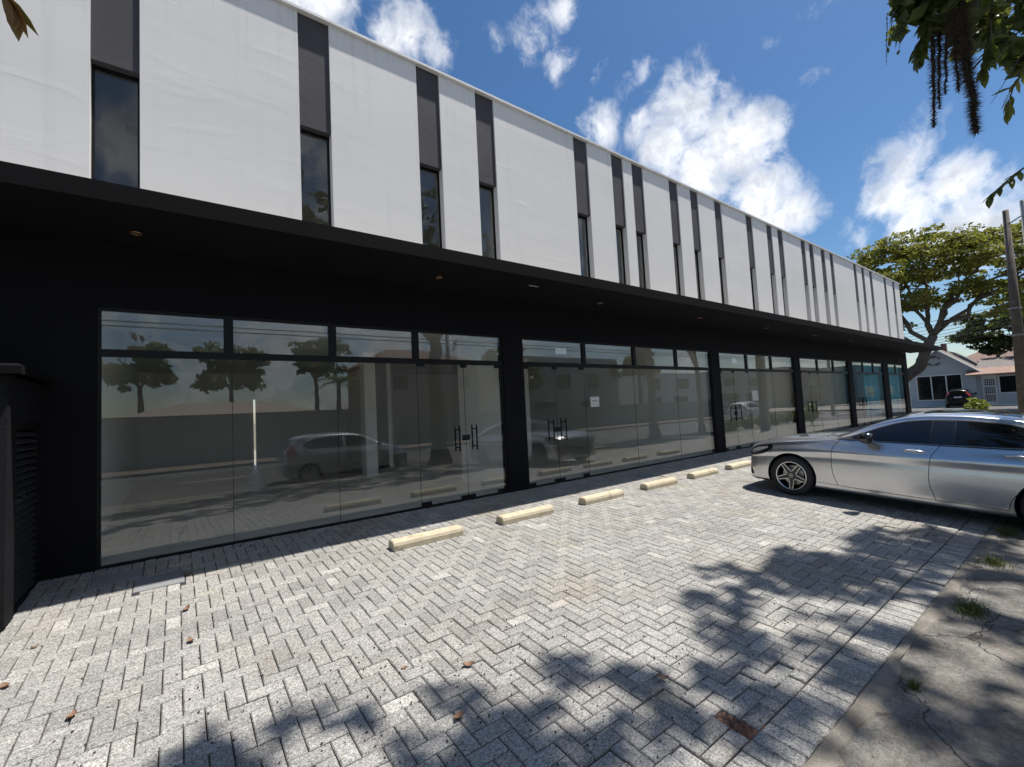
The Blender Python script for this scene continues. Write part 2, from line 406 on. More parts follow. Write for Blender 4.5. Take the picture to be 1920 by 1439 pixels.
struct(m.build('street_kerb', 'kerb_concrete'))
struct(sheet([-60, 120], [-20.0, -17.4], lambda x, y: STREET + .12).build('opposite_pavement', 'red_earth'))
m = MB(); m.box(-60, 120, -17.4, -17.25, STREET - .05, STREET + .13); struct(m.build('opposite_kerb', 'kerb_concrete'))
m = MB()
for i in range(-12, 26): m.box(i * 4.0, i * 4.0 + 2.0, -12.8, -12.68, STREET + .004, STREET + .007)
for yy in (-8.75, -16.9): m.box(-60, 110, yy, yy + .12, STREET + .004, STREET + .007)
struct(m.build('road_markings', 'road_paint'))
# broken concrete edging between pavers and sidewalk
m = MB(); r2 = random.Random(3); xs = lin(-8, 33.4, 620); wv = 0.0; rows = []
for x in xs:
    wv = wv * .86 + r2.gauss(0, .011); e = -5.545 - max(-.05, min(.06, wv)) - (.05 if r2.random() < .05 else 0)
    z = zg(x, -5.5) + .012 + r2.gauss(0, .0016)
    rows.append([(x, -5.447 + r2.gauss(0, .002), z), (x, -5.50, z + .002 + r2.gauss(0, .001)), (x, e + .012, z - .001), (x, e, z - .016)])
m.v = [p for q in rows for p in q]
m.f = [(i * 4 + k, i * 4 + k + 1, i * 4 + k + 5, i * 4 + k + 4) for i in range(len(rows) - 1) for k in range(3)]
struct(m.build('kerb_strip', 'edging'))

# pavers, herringbone with a soldier course along the edging
SL = math.atan(.06)
PAVE = struct(sheet(lin(-9, 33.6, 40), [-5.45, 0.16], lambda x, y: .06 * min(y, .16) - .021).build('paving', 'sand_joint'))
def paver_mesh(l, w, name):
    b = MB(); b.bevbox(-l / 2, l / 2, -w / 2, w / 2, -.045, 0, .006); return b.mesh(name, 'paver')
COVERS = [(-.675, -.288, -.50, -.205), (-.335, .055, -.925, -.555), (7.5, 7.95, -.78, -.36)]
HOLES = [(2.42, -5.12)]
def blocked(x0, x1, y0, y1): return x1 < -1.06 and y1 > -1.2
def clip(b):
    """cut a paver back to the largest piece left outside the drain covers"""
    x0, x1, y0, y1 = b
    for a, e, c, d in COVERS:
        a, e, c, d = a - .004, e + .004, c - .004, d + .004
        if x0 < e and x1 > a and y0 < d and y1 > c:
            q = max([(x0, min(x1, a), y0, y1), (max(x0, e), x1, y0, y1), (x0, x1, y0, min(y1, c)), (x0, x1, max(y0, d), y1)], key=lambda k: max(0, k[1] - k[0]) * max(0, k[3] - k[2]))
            x0, x1, y0, y1 = q
            if x1 - x0 < .015 or y1 - y0 < .015: return None
    return x0, x1, y0, y1
bricks = []
Wd = .1025
X0, Y1 = -9.0, 0.12; NX = int((33.55 - X0) / Wd); YB = -5.205
NY = int((Y1 - YB) / Wd) + 1
for i in range(-1, NX + 1):
    for j in range(-1, NY + 1):
        dd = (i - j) % 4
        if dd == 0: x0, y0, x1, y1 = X0 + i * Wd, YB + j * Wd, X0 + (i + 2) * Wd, YB + (j + 1) * Wd
        elif dd == 3: x0, y0, x1, y1 = X0 + i * Wd, YB + j * Wd, X0 + (i + 1) * Wd, YB + (j + 2) * Wd
        else: continue
        x1, y1, y0 = min(x1, 33.55), min(y1, Y1), max(y0, YB)
        if x1 - x0 < .03 or y1 - y0 < .03 or blocked(x0, x1, y0, y1): continue
        bricks.append((x0, x1, y0, y1))
for i in range(int((33.55 - X0) / Wd)):
    bricks.append((X0 + i * Wd, X0 + (i + 1) * Wd, -5.205 - .235, -5.209))
def hole(b):
    return any(b[0] < hx < b[1] and b[2] < hy < b[3] for hx, hy in HOLES)
bricks = [c for c in (clip(b) for b in bricks if not hole(b)) if c]
def score(b):
    cx, cy = (b[0] + b[1]) / 2, (b[2] + b[3]) / 2
    q = inframe((cx, cy, .06 * cy))
    if q is None or not (-10 < q[0] < 1930 and -10 < q[1] < 1445): return 0
    return (b[1] - b[0]) * (b[3] - b[2]) / ((Vector((cx, cy, .06 * cy)) - CAM).length ** 3)
bricks.sort(key=score, reverse=True)
r3 = random.Random(11); cache = {}; fld = MB()
for k, (x0, x1, y0, y1) in enumerate(bricks):
    cx, cy = (x0 + x1) / 2, (y0 + y1) / 2
    j = .0062; l, w = round(x1 - x0 - j, 3), round(y1 - y0 - j, 3)
    lift = r3.gauss(0, .0016); tx, ty = r3.gauss(0, .006), r3.gauss(0, .006)
    sink = 1.0
    if cy < -4.6 and r3.random() < .14: lift -= r3.uniform(.004, .012)
    M = Matrix.Translation((cx, cy, .06 * cy + lift)) @ Matrix.Rotation(SL + tx, 4, 'X') @ Matrix.Rotation(ty, 4, 'Y') @ Matrix.Rotation(r3.gauss(0, .008), 4, 'Z')
    if k < 300:
        key = (l, w)
        if key not in cache: cache[key] = paver_mesh(l, w, 'brick')
        o = link('brick', cache[key], PAVE); o.matrix_local = M
    else:
        fld.bevbox(-l / 2, l / 2, -w / 2, w / 2, -.045, 0, .006, M)
stuff(fld.build('brick_field', 'paver', PAVE))
for hx, hy in HOLES:
    m = MB(); n = 22
    vs = [(hx + (a / n - .5) * .25, hy + (b / n - .5) * .25, .06 * hy - .020 + r3.uniform(-.005, .012)) for a in range(n + 1) for b in range(n + 1)]
    m.add(vs, [(a * (n + 1) + b, (a + 1) * (n + 1) + b, (a + 1) * (n + 1) + b + 1, a * (n + 1) + b + 1) for a in range(n) for b in range(n)])
    m.build('bare_soil', 'red_soil', PAVE)
for (a, b, c, d) in COVERS:
    cy = (c + d) / 2
    m = MB(); m.bevbox(-(b - a) / 2, (b - a) / 2, -(d - c) / 2, (d - c) / 2, -.05, .004, .004)
    o = m.build('drain_cover', 'cover_slab'); o.location = ((a + b) / 2, cy, .06 * cy); o.rotation_euler = (SL, 0, 0)
    tag(o, 'square grey concrete drain cover' + (' tucked against the glass beside the louvred cabinet' if a < -.5 else ' lying in the paving at the edge of the canopy shadow' if a < 1 else ' in front of the shop with a paper notice'), 'drain cover')

# ------------------------------------------------------------------ building
BLD = thing('commercial_building', 'long two storey building, white upper wall with dark stripes over black shopfronts', 'building')
XL, XR, TOP = -9.0, 31.70, 7.245
ZS, ZC = 3.473, 3.63           # soffit, canopy top
STR = [(-.748, -.322), (1.394, 1.821), (3.199, 3.622), (4.348, 4.752), (6.824, 7.259), (8.044, 8.450), (8.783, 9.214), (10.299, 10.692), (11.287, 11.670), (12.541, 12.930), (14.431, 14.841),
       (15.852, 16.247), (16.695, 17.096), (18.652, 19.013), (19.413, 19.829), (20.577, 21.029), (21.530, 21.904), (24.380, 24.729), (25.464, 25.844), (26.621, 27.027), (28.897, 29.279), (30.411, 30.803)]
STR = [(a, a + max(.385, min(.425, b - a))) for a, b in STR]
WT = 5.592
STR0 = [(-6.9, -6.48), (-4.6, -4.18), (-3.1, -2.68)] + STR
m = MB(); px = XL
for a, b in STR0 + [(XR, XR)]:
    m.box(px, a, 0, .22, ZC - .1, TOP); px = b
UW = m.build('upper_wall', 'white_plaster', BLD)
m = MB(); m.box(XR - .22, XR - .001, .221, 10.5, 3.4, TOP - .002); m.box(XL, XR - .23, 10.3, 10.5, ZC, TOP - .01); m.box(XL, XL + .2, .221, 10.29, 0, TOP - .01)
m.build('side_wall', 'white_plaster', BLD)
m = MB(); m.box(XL, XR + .045, -.052, .24, TOP + .002, TOP + .040); m.box(XR - .24, XR + .045, .2405, 10.5, TOP + .002, TOP + .040); m.box(XL, XR - .25, .25, 10.45, TOP - .3, TOP - .15)
m.build('roof_coping', 'white_metal', BLD)
for a, b in STR0:
    m = MB(); m.box(a + .0015, b - .0015, .028, .215, WT, TOP - .002); m.build('dark_panel', 'dark_stripe', BLD)
    f = MB(); y0, y1 = .125, .165
    f.box(a + .002, a + .026, y0, y1, ZC - .05, WT - .002); f.box(b - .026, b - .002, y0, y1, ZC - .05, WT - .002)
    f.box(a + .0265, b - .0265, y0 + .002, y1 - .002, WT - .028, WT - .003); f.box(a + .0265, b - .0265, y0 + .002, y1 - .002, ZC - .05, ZC + .03)
    fo = f.build('window', 'black_metal', BLD)
    g = MB(); g.box(a + .027, b - .027, .140, .148, ZC + .031, WT - .029); g.build('pane', 'window_glass', fo)
# upper floor room behind the slots
m = MB(); m.box(XL + .21, XR - .23, .23, 10.28, ZC - .12, ZC - .02); m.build('upper_floor', 'interior_floor', BLD)
m = MB(); m.box(XL + .21, XR - .23, .225, 10.28, 6.25, 6.33); uc = m.build('upper_ceiling', 'ceiling_white', BLD)
m = MB(); m.box(XL + .21, XR - .23, 3.4, 3.5, ZC - .02, 6.25)
for x in (-2.2, 5.0, 11.9, 17.4, 23.0, 28.0): m.box(x, x + .12, .23, 3.39, ZC - .015, 6.245)
m.build('upper_partition', 'interior_white', BLD)
m = MB(); m.box(-.62, -.40, 2.5, 2.75, 6.215, 6.249); m.build('ceiling_vent', 'black_metal', uc)
# canopy
m = MB(); m.box(XL - 1, 32.44, -1.327, -.001, ZS, ZC - .03); CAN = m.build('canopy', 'black_wall', BLD)
m = MB(); m.box(XL - 1, 32.455, -1.345, -1.3275, ZS - .012, ZC); m.box(32.4405, 32.455, -1.327, 0, ZS - .012, ZC); m.build('fascia', 'canopy_edge', CAN)
m = MB(); m.box(XL - 1, 32.44, -1.3265, -.0015, ZC - .0295, ZC - .002); m.build('canopy_top', 'kerb_concrete', CAN)
for x, y in ((-.327, -.562), (3.136, -.62), (6.72, -.558), (10.3, -.58), (13.9, -.58), (17.5, -.58), (21, -.58), (24.6, -.58), (-4, -.58)):
    Mx = Matrix.Translation((x, y, ZS)) @ Matrix.Rotation(R(90), 4, 'Y')
    m = MB(); m.lathe([(.036, -.001), (.040, .006), (.052, .006), (.055, -.001)], 24, Mx); rg = m.build('downlight', 'copper_ring', CAN, True)
    m = MB(); m.lathe([(.0005, .001), (.036, .002)], 24, Mx); m.build('lens', 'lamp_lens', rg)
m = MB(); m.box(4.62, 4.82, -.93, -.915, ZS - .006, ZS - .001); m.build('vent_slot', 'white_metal', CAN)
# lower wall: piers and header
BAYS = [(-.685, 4.689), (5.134, 11.697), (12.161, 17.089), (17.62, 22.47), (23.01, 27.35), (28.16, 30.96)]
TZ = 2.800
m = MB(); px = XL
for a, b in BAYS + [(XR + .02, XR + .02)]:
    m.box(px, a, 0, .16, -.35, TZ); px = b
m.box(XL, XR + .02, 0, .161, TZ + .0005, ZS - .001)
m.box(XR - .14, XR + .02, .162, 10.5, -.4, ZS - .001)
LW = m.build('lower_wall', 'black_wall', BLD)
# ground floor interior
m = MB(); m.box(XL + .21, XR - .15, .17, 10.28, -.1, .0); m.build('shop_floor', 'interior_floor', BLD)
m = MB(); m.box(XL + .21, XR - .15, .165, 10.28, 3.05, 3.12); m.build('shop_ceiling', 'ceiling_white', BLD)
m = MB()
m.box(-.98, -.86, .18, 10.0, .001, 3.049)
m.box(-.86, 1.965, 10.0, 10.12, .001, 3.049); m.box(2.035, XR - .16, 10.0, 10.12, .001, 3.049); m.box(1.965, 2.035, 10.0, 10.12, 2.2, 3.049)
for x, y1 in ((4.86, 9.99), (11.87, 9.99), (17.3, 9.99), (22.7, 9.99), (27.7, 9.99)): m.box(x, x + .12, 6.0 if x < 5 else .18, y1, .001, 3.049)
m.box(4.85, 4.98, .18, 1.9, .001, 3.049)
m.build('partition', 'interior_white', BLD)
m = MB(); m.box(3.70, 3.98, 4.5, 4.85, .001, 3.048); m.box(8.6, 8.9, 4.5, 4.85, .001, 3.048); m.build('column', 'interior_white', BLD)
m = MB(); m.box(3.0, 4.85, 5.99, 5.999, .001, .07); m.build('skirting', 'black_metal', BLD)
struct(sheet([-9, 40], [10.6, 22], lambda x, y: -.03).build('back_yard', 'kerb_concrete'))
# shopfronts
def shopfront(a, b, mull, joints, doors, zlo=.0):
    f = MB(); fy0, fy1 = .02, .075
    t0, t1 = 2.255, 2.335
    f.box(a + .001, a + .035, fy0, fy1, 0, TZ - .001); f.box(b - .035, b - .001, fy0, fy1, 0, TZ - .001)
    f.box(a + .0355, b - .0355, fy0 + .001, fy1, TZ - .04, TZ - .001); f.box(a + .0355, b - .0355, fy0 - .008, fy1, t0, t1)
    f.box(a + .0355, b - .0355, fy0 + .004, fy1 - .004, -.03, .028)
    for x in mull: f.box(x - .05, x + .05, fy0 - .004, fy1 - .002, t1 + .0005, TZ - .041)
    F = f.build('shop_front', 'black_metal', BLD)
    es = [a + .0355] + [v for x in mull for v in (x - .0505, x + .0505)] + [b - .0355]
    for i in range(0, len(es), 2):
        p = MB(); p.box(es[i] + .001, es[i + 1] - .001, .042, .050, t1 + .001, TZ - .0415); p.build('transom_pane', 'shop_glass', F)
    js = [a + .036] + joints + [b - .036]
    for i in range(len(js) - 1):
        isd = any(abs(js[i] - d) < .06 or (abs(js[i + 1] - d) < .06) for d in doors)
        p = MB(); p.box(js[i] + .003, js[i + 1] - .003, .042, .052, .030 if not isd else .034, t0 - .002)
        p.build('door_leaf' if isd else 'glass_panel', 'shop_glass', F)
    for x in joints:
        q = MB(); q.box(x - .0025, x + .0025, .0425, .0515, .036, t0 - .003); q.build('pane_joint', 'glass_edge', F)
    for d in doors:
        i = min(range(len(js)), key=lambda k: abs(js[k] - d))
        l, r = js[i - 1], js[i + 1]
        for sx in (-1, 1):
            x = d + sx * .165
            h = MB()
            for yy in (-.028, .118): h.tube([(x, yy, .815), (x, yy, 1.235)], .013, 10)
            for zz in (.88, 1.17): h.tube([(x, -.028, zz), (x, .118, zz)], .010, 8)
            h.build('pull_handle', 'black_metal', F, True)
            q = MB(); q.box(d + sx * .004, d + sx * .135, .034, .060, .036, .085); q.build('patch_fitting', 'black_metal', F)
        for xx in (l, r):
            s_ = 1 if xx == l else -1
            q = MB(); q.box(min(xx, xx + s_ * .17), max(xx, xx + s_ * .17), .034, .060, .035, .085); q.build('patch_fitting', 'black_metal', F)
        for xx in (l + .07, d, r - .07):
            q = MB(); q.box(xx - .06, xx + .06, .034, .060, t0 - .048, t0 - .001); q.build('patch_fitting', 'black_metal', F)
        q = MB(); q.box(d - .065, d + .065, .030, .064, .985, 1.075); lk = q.build('lock', 'black_metal', F)
        return_ = lk
    return F
shopfront(*BAYS[0], [.52, 1.76, 3.02], [.552, 1.81, 3.03, 3.88], [3.88])
shopfront(*BAYS[1], [6.79, 8.44, 10.10], [5.955, 6.776, 8.39, 10.08], [5.955])
shopfront(*BAYS[2], [13.77, 15.41], [12.95, 13.85, 15.46], [12.95])
shopfront(*BAYS[3], [19.25, 20.87], [18.50, 19.35, 20.9], [18.50])
shopfront(*BAYS[4], [24.45, 25.9], [24.1, 25.05], [24.1])
shopfront(*BAYS[5], [29.55], [29.5], [])
# blue cloth hung inside the last two shops
m = MB()
for (a, b) in ((25.15, 27.2), (28.3, 30.8)):
    n = 40; vs = []
    for i in range(n + 1):
        x = a + (b - a) * i / n; y = .22 + .04 * math.sin(i * 1.3) + .02 * math.sin(i * 2.9)
        vs += [(x, y, .35), (x, y, 2.7)]
    m.add(vs, [(2 * i, 2 * i + 2, 2 * i + 3, 2 * i + 1) for i in range(n)])
    o = m.build('curtain', 'blue_fabric'); sol = o.modifiers.new('s', 'SOLIDIFY'); sol.thickness = .006
    tag(o, 'light blue cloth curtain hanging inside the ' + ('narrow end shop' if a > 28 else 'shop next to the narrow end shop'), 'curtain'); m = MB()
# paper notices stuck to the glass
for (x0, x1, z0, z1, lab, ln) in ((6.02, 6.32, 2.52, 2.64, 'small white sheet taped in the transom pane above the second shop door', 0),
                                  (6.93, 7.20, 1.43, 1.64, 'white paper notice with a grey printed line beside the second shop door', 1),
                                  (12.95, 13.22, 2.48, 2.63, 'small white sheet taped in the transom pane above the third shop door', 0),
                                  (14.02, 14.40, 1.36, 1.66, 'white paper notice taped on the glass beside the third shop door', 0)):
    m = MB(); m.box(x0, x1, .0525, .0535, z0, z1); o = m.build('paper_notice', 'paper'); tag(o, lab, 'notice')
    if ln:
        m = MB(); zz = (z0 + z1) / 2 + .01
        for k in range(7): m.box(x0 + .06 + k * .024, x0 + .078 + k * .024, .0518, .0524, zz, zz + .022)
        m.build('printed_line', 'print_grey', o)

# ------------------------------------------------------------------ louvred cabinet at the left end
CAB = thing('louvre_cabinet', 'low black rendered cabinet with louvred door and capping beside the first shop window', 'cabinet', (-1.5, -.55, 0))
def lc(mb): mb.v = [(x + 1.5, y + .55, z) for x, y, z in mb.v]; return mb
m = MB(); m.box(-2.6, -1.20, -1.15, -.001, -.3, 1.945); m.box(-1.1995, -1.09, -1.15, -.90, -.3, 1.945); m.box(-1.1995, -1.09, -.02, -.001, -.3, 1.945); m.box(-1.1995, -1.09, -.8995, -.0205, 1.56, 1.945)
lc(m).build('cabinet_body', 'black_rough', CAB)
m = MB(); m.bevbox(-2.68, -1.0, -1.24, -.002, 1.9455, 2.03, .02); lc(m).build('cap', 'canopy_edge', CAB)
m = MB(); m.box(-1.15, -1.105, -.899, -.862, -.06, 1.559); m.box(-1.15, -1.105, -.058, -.021, -.06, 1.559); m.box(-1.149, -1.107, -.8615, -.0585, 1.50, 1.559); m.box(-1.149, -1.107, -.8615, -.0585, -.05, .0)
dr = lc(m).build('louvre_door', 'black_metal', CAB)
simple('slat_metal', (.045, .044, .046), None, 8, .5, 0)
me = MB(); me.box(-.028, .028, -.40, .40, -.004, .004); slat = me.mesh('slat', 'slat_metal')
for i in range(23):
    o = link('slat', slat, dr); o.location = (-1.128 + 1.5, -.46 + .55, .04 + i * .0645); o.rotation_euler = (0, R(38), 0)
m = MB(); m.box(-1.106, -1.092, -.56, -.47, .895, .925); lt = lc(m).build('latch', 'chrome', dr)

# ------------------------------------------------------------------ wheel stops
def wheelstop_mesh(l=.915):
    prof = [(-.085, 0), (-.085, .055), (-.072, .088), (-.045, .105), (.045, .105), (.072, .088), (.085, .055), (.085, 0)]
    m = MB(); n = len(prof); c = .012
    secs = [(-l / 2, .9), (-l / 2 + c, 1.0), (l / 2 - c, 1.0), (l / 2, .9)]
    vs = [(x, y * (k * .5 + .5), z * k if z > .06 else z) for x, k in secs for y, z in prof]
    fs = [(s * n + i, s * n + i + 1, (s + 1) * n + i + 1, (s + 1) * n + i) for s in range(3) for i in range(n - 1)]
    fs += [tuple(reversed(range(n))), tuple(range(3 * n, 4 * n))]
    m.add(vs, fs); return m.mesh('wheel_stop', 'cream_concrete')
ws = wheelstop_mesh()
for x, where in ((2.425, 'below the glass panels of the first shop'), (3.957, 'before the doors of the first shop'), (5.54, 'before the doors of the second shop'), (7.10, 'before the paper notice in the second shop'),
                 (8.58, 'before the plain glass of the second shop'), (10.05, 'touching distance from the nose of the silver sedan'), (11.6, 'hidden past the nose of the silver sedan')):
    o = link('wheel_stop', ws); o.location = (x, -1.375, .06 * -1.375 + .001); o.rotation_euler = (SL, 0, R(rnd.uniform(-.8, .8)))
    tag(o, 'cream concrete wheel stop on the pavers ' + where, 'wheel stop', 'wheel stops in a row along the shopfronts')
# ------------------------------------------------------------------ vehicles
def pchip(xs, ys, x):
    n = len(xs)
    if x <= xs[0]: return ys[0]
    if x >= xs[-1]: return ys[-1]
    h = [xs[i + 1] - xs[i] for i in range(n - 1)]; dl = [(ys[i + 1] - ys[i]) / h[i] for i in range(n - 1)]
    d = [dl[0]] + [0 if dl[i - 1] * dl[i] <= 0 else (h[i - 1] + 2 * h[i] + 2 * h[i - 1] + h[i]) / ((2 * h[i] + h[i - 1]) / dl[i - 1] + (h[i] + 2 * h[i - 1]) / dl[i]) for i in range(1, n - 1)] + [dl[-1]]
    i = max(k for k in range(n - 1) if xs[k] <= x); t = (x - xs[i]) / h[i]
    return (1 + 2 * t) * (1 - t) ** 2 * ys[i] + t * (1 - t) ** 2 * h[i] * d[i] + t * t * (3 - 2 * t) * ys[i + 1] + t * t * (t - 1) * h[i] * d[i + 1]
# station: s, half width, z bottom, z belt, half width at belt, z rail, half width at rail, z centre
SEDAN = [(0.00, .50, .22, .69, .44, .715, .36, .725), (.03, .64, .195, .715, .58, .75, .46, .765), (.10, .76, .185, .74, .69, .79, .54, .81), (.22, .835, .18, .775, .755, .835, .59, .855), (.40, .872, .175, .825, .79, .885, .61, .905),
         (.60, .887, .17, .865, .81, .92, .62, .94), (.80, .893, .17, .893, .82, .945, .63, .963), (1.10, .898, .17, .93, .825, .97, .64, .985), (1.35, .90, .17, .953, .825, .985, .67, .995), (1.50, .90, .17, .962, .83, 1.035, .70, 1.04),
         (1.75, .902, .17, .968, .835, 1.165, .675, 1.195), (2.00, .904, .17, .972, .838, 1.275, .64, 1.315), (2.25, .905, .17, .977, .84, 1.343, .61, 1.395), (2.50, .905, .17, .983, .838, 1.372, .595, 1.43), (2.80, .905, .17, .990, .835, 1.378, .59, 1.442),
         (3.15, .903, .17, .998, .828, 1.355, .585, 1.425), (3.50, .90, .17, 1.005, .815, 1.295, .58, 1.365), (3.80, .893, .175, 1.005, .80, 1.215, .585, 1.265), (4.05, .885, .18, 1.0, .785, 1.12, .60, 1.15), (4.25, .872, .19, .985, .765, 1.045, .61, 1.07),
         (4.45, .845, .21, .96, .735, 1.01, .60, 1.03), (4.60, .79, .24, .925, .68, .97, .55, .99), (4.66, .73, .28, .88, .62, .92, .48, .935), (4.69, .62, .34, .82, .52, .85, .4, .86)]
HATCH = [(0, .46, .24, .64, .42, .67, .36, .68), (.05, .64, .21, .71, .58, .75, .47, .77), (.2, .78, .19, .80, .69, .85, .55, .88), (.5, .83, .18, .90, .755, .95, .6, .98), (.8, .845, .18, .97, .77, 1.03, .62, 1.05), (1.0, .85, .18, 1.0, .775, 1.10, .66, 1.12),
         (1.4, .85, .18, 1.01, .78, 1.29, .62, 1.33), (1.8, .85, .18, 1.02, .78, 1.41, .59, 1.47), (2.3, .85, .18, 1.03, .78, 1.45, .58, 1.52), (3.0, .85, .18, 1.05, .77, 1.44, .57, 1.51), (3.5, .845, .19, 1.07, .755, 1.39, .56, 1.46),
         (3.75, .83, .21, 1.07, .735, 1.30, .55, 1.38), (3.88, .80, .24, 1.03, .70, 1.12, .55, 1.17), (3.96, .75, .28, .95, .65, .98, .5, 1.0), (4.0, .66, .33, .85, .56, .87, .42, .88)]
FR = [(0.0, 0.0, 0), (.62, 0.0, 0), (.93, .015, 0), (.975, .10, 0), (.986, .22, 0), (.993, .40, 0), (.990, .57, 0), (.983, .67, 0), (.998, .765, 0), (.982, .835, 0)]
def car_section(T, s):
    xs = [t[0] for t in T]; hw, zb, zt, wb, zr, wr, zc = [pchip(xs, [t[k] for t in T], s) for k in range(1, 8)]
    P = [(hw * a, zb + b * (zt - zb)) for a, b, _ in FR]
    P += [(wb + .022, zb + .93 * (zt - zb)), (wb, zt)]
    gh = zr - zt; bulge = .018 * min(1, gh / .2)
    P += [(wb + (wr - wb) * .45 + bulge, zt + gh * .45), (wr + .012 + bulge * .2, zt + gh * .88), (wr - .02, zr + .004)]
    P += [(wr * .66, zr + (zc - zr) * .62), (wr * .33, zr + (zc - zr) * .92), (0, zc)]
    out = []; n = len(P); K = 4
    for i in range(n - 1):
        p0, p1, p2, p3 = P[max(i - 1, 0)], P[i], P[i + 1], P[min(i + 2, n - 1)]
        for k in range(K):
            t = k / K; o = []
            for c in (0, 1):
                m1 = (p2[c] - p0[c]) * .42 if i > 0 else (p2[c] - p1[c]); m2 = (p3[c] - p1[c]) * .42 if i < n - 2 else (p2[c] - p1[c])
                o.append((2 * t ** 3 - 3 * t ** 2 + 1) * p1[c] + (t ** 3 - 2 * t ** 2 + t) * m1 + (-2 * t ** 3 + 3 * t ** 2) * p2[c] + (t ** 3 - t ** 2) * m2)
            out.append(tuple(o))
    out.append(P[-1]); return out
def make_car(name, label, T, paint, wb, fo, wr, loc, rz, pitch=0.0, kind='sedan', sz=1.0, group=None):
    """car, nose along local +Y, origin under the nose; s = distance behind the nose"""
    car = thing(name, label, 'car', loc, 0, group); car.rotation_euler = (pitch, 0, rz)
    L = T[-1][0]; ss = []
    s = 0.0
    while s < L:
        ss.append(s); s += .012 if s < .12 else .03 if s < .5 else .045 if s < L - .35 else .02
    ss.append(L)
    secs = [car_section(T, s) for s in ss]; n = len(secs[0]); mb = MB()
    vs = []; idx = {}
    for i, s in enumerate(ss):
        for j in range(n):
            w, z = secs[i][j]; idx[(i, j, 1)] = len(vs); vs.append((w, -s, z * sz))
        for j in range(n):
            if j in (0, n - 1): idx[(i, j, -1)] = idx[(i, j, 1)]
            else: w, z = secs[i][j]; idx[(i, j, -1)] = len(vs); vs.append((-w, -s, z * sz))
    fs = []
    for i in range(len(ss) - 1):
        for j in range(n - 1):
            fs.append((idx[i, j, 1], idx[i, j + 1, 1], idx[i + 1, j + 1, 1], idx[i + 1, j, 1]))
            fs.append((idx[i, j, -1], idx[i + 1, j, -1], idx[i + 1, j + 1, -1], idx[i, j + 1, -1]))
    for i, rev in ((0, True), (len(ss) - 1, False)):
        for j in range(n - 1):
            q = [idx[i, j, 1], idx[i, j + 1, 1], idx[i, j + 1, -1], idx[i, j, -1]]
            q = [a for k, a in enumerate(q) if a not in q[:k]]
            fs.append(tuple(reversed(q)) if rev else tuple(q))
    mb.v, mb.f = vs, fs
    bvh = BVHTree.FromPolygons([Vector(v) for v in vs], fs)
    body = mb.mesh('body', paint, True)
    bo = link('body', body, car)
    # wheel wells cut out of the shell
    cut = MB()
    for s in (fo, fo + wb):
        for sd in (-1, 1):
            Mx = Matrix.Translation((sd * .78, -s, wr)); cut.lathe([(.0001, -.22), (wr + .042, -.22), (wr + .042, .3), (.0001, .3)], 40, Mx)
    cm = cut.mesh('cutter', 'gap_black'); co = link('cutter', cm)
    bmx = bmesh.new(); bmx.from_mesh(cm); bmesh.ops.remove_doubles(bmx, verts=bmx.verts, dist=.0005); bmesh.ops.recalc_face_normals(bmx, faces=bmx.faces); bmx.to_mesh(cm); bmx.free()
    bmx = bmesh.new(); bmx.from_mesh(body); bmesh.ops.remove_doubles(bmx, verts=bmx.verts, dist=.0001); bmesh.ops.recalc_face_normals(bmx, faces=bmx.faces); bmx.to_mesh(body); bmx.free()
    body.materials.append(MATS['gap_black'])
    bo.parent = None
    md = bo.modifiers.new('b', 'BOOLEAN'); md.operation = 'DIFFERENCE'; md.object = co; md.solver = 'EXACT'; md.material_mode = 'TRANSFER'
    bpy.context.view_layer.update()
    ev = bo.evaluated_get(bpy.context.evaluated_depsgraph_get()); nm = bpy.data.meshes.new_from_object(ev)
    bo.modifiers.clear(); bo.data = nm; bo.parent = car; bpy.data.objects.remove(co)
    nm.name = 'body'
    for p in nm.polygons: p.use_smooth = True
    try: nm.set_sharp_from_angle(angle=R(38))
    except Exception: pass
    def hit(o, d):
        r = bvh.ray_cast(Vector(o), Vector(d)); return (r[0], r[1]) if r[0] is not None else (None, None)
    def overlay(pname, poly, mat, view='side', sd=-1, off=.003, parent=car, cell=.05, thick=None):
        """panel conforming to the body, poly in (s,z) side, (w,z) front/rear or (w,s) top coordinates"""
        bm = bmesh.new(); vv = [bm.verts.new((a, b, 0)) for a, b in poly]; bm.faces.new(vv)
        bmesh.ops.triangulate(bm, faces=bm.faces[:])
        for _ in range(5):
            le = [e for e in bm.edges if e.calc_length() > cell]
            if not le: break
            bmesh.ops.subdivide_edges(bm, edges=le, cuts=1); bmesh.ops.triangulate(bm, faces=[f for f in bm.faces if len(f.verts) > 3])
        for v in bm.verts:
            a, b = v.co.x, v.co.y
            if view == 'side': o, d = (sd * 2, -a, b * sz), (-sd, 0, 0)
            elif view == 'front': o, d = (a, 2, b * sz), (0, -1, 0)
            elif view == 'rear': o, d = (a, -L - 2, b * sz), (0, 1, 0)
            else: o, d = (a, -b, 4), (0, 0, -1)
            q, nn = hit(o, d)
            if q is None: q = Vector(o) + Vector(d) * 2; nn = -Vector(d)
            if nn.dot(Vector(d)) > 0: nn = -nn
            v.co = q + nn * off
        bmesh.ops.recalc_face_normals(bm, faces=bm.faces)
        if bm.faces:
            bm.faces.ensure_lookup_table(); f = bm.faces[0]
            dv = {'side': Vector((sd, 0, 0)), 'front': Vector((0, 1, 0)), 'rear': Vector((0, -1, 0)), 'top': Vector((0, 0, 1))}[view]
            if sum((f.normal.dot(dv) for f in bm.faces)) < 0: bmesh.ops.reverse_faces(bm, faces=bm.faces[:])
        me = bpy.data.meshes.new(pname); bm.to_mesh(me); bm.free(); me.materials.append(MATS[mat])
        for p in me.polygons: p.use_smooth = True
        return link(pname, me, parent)
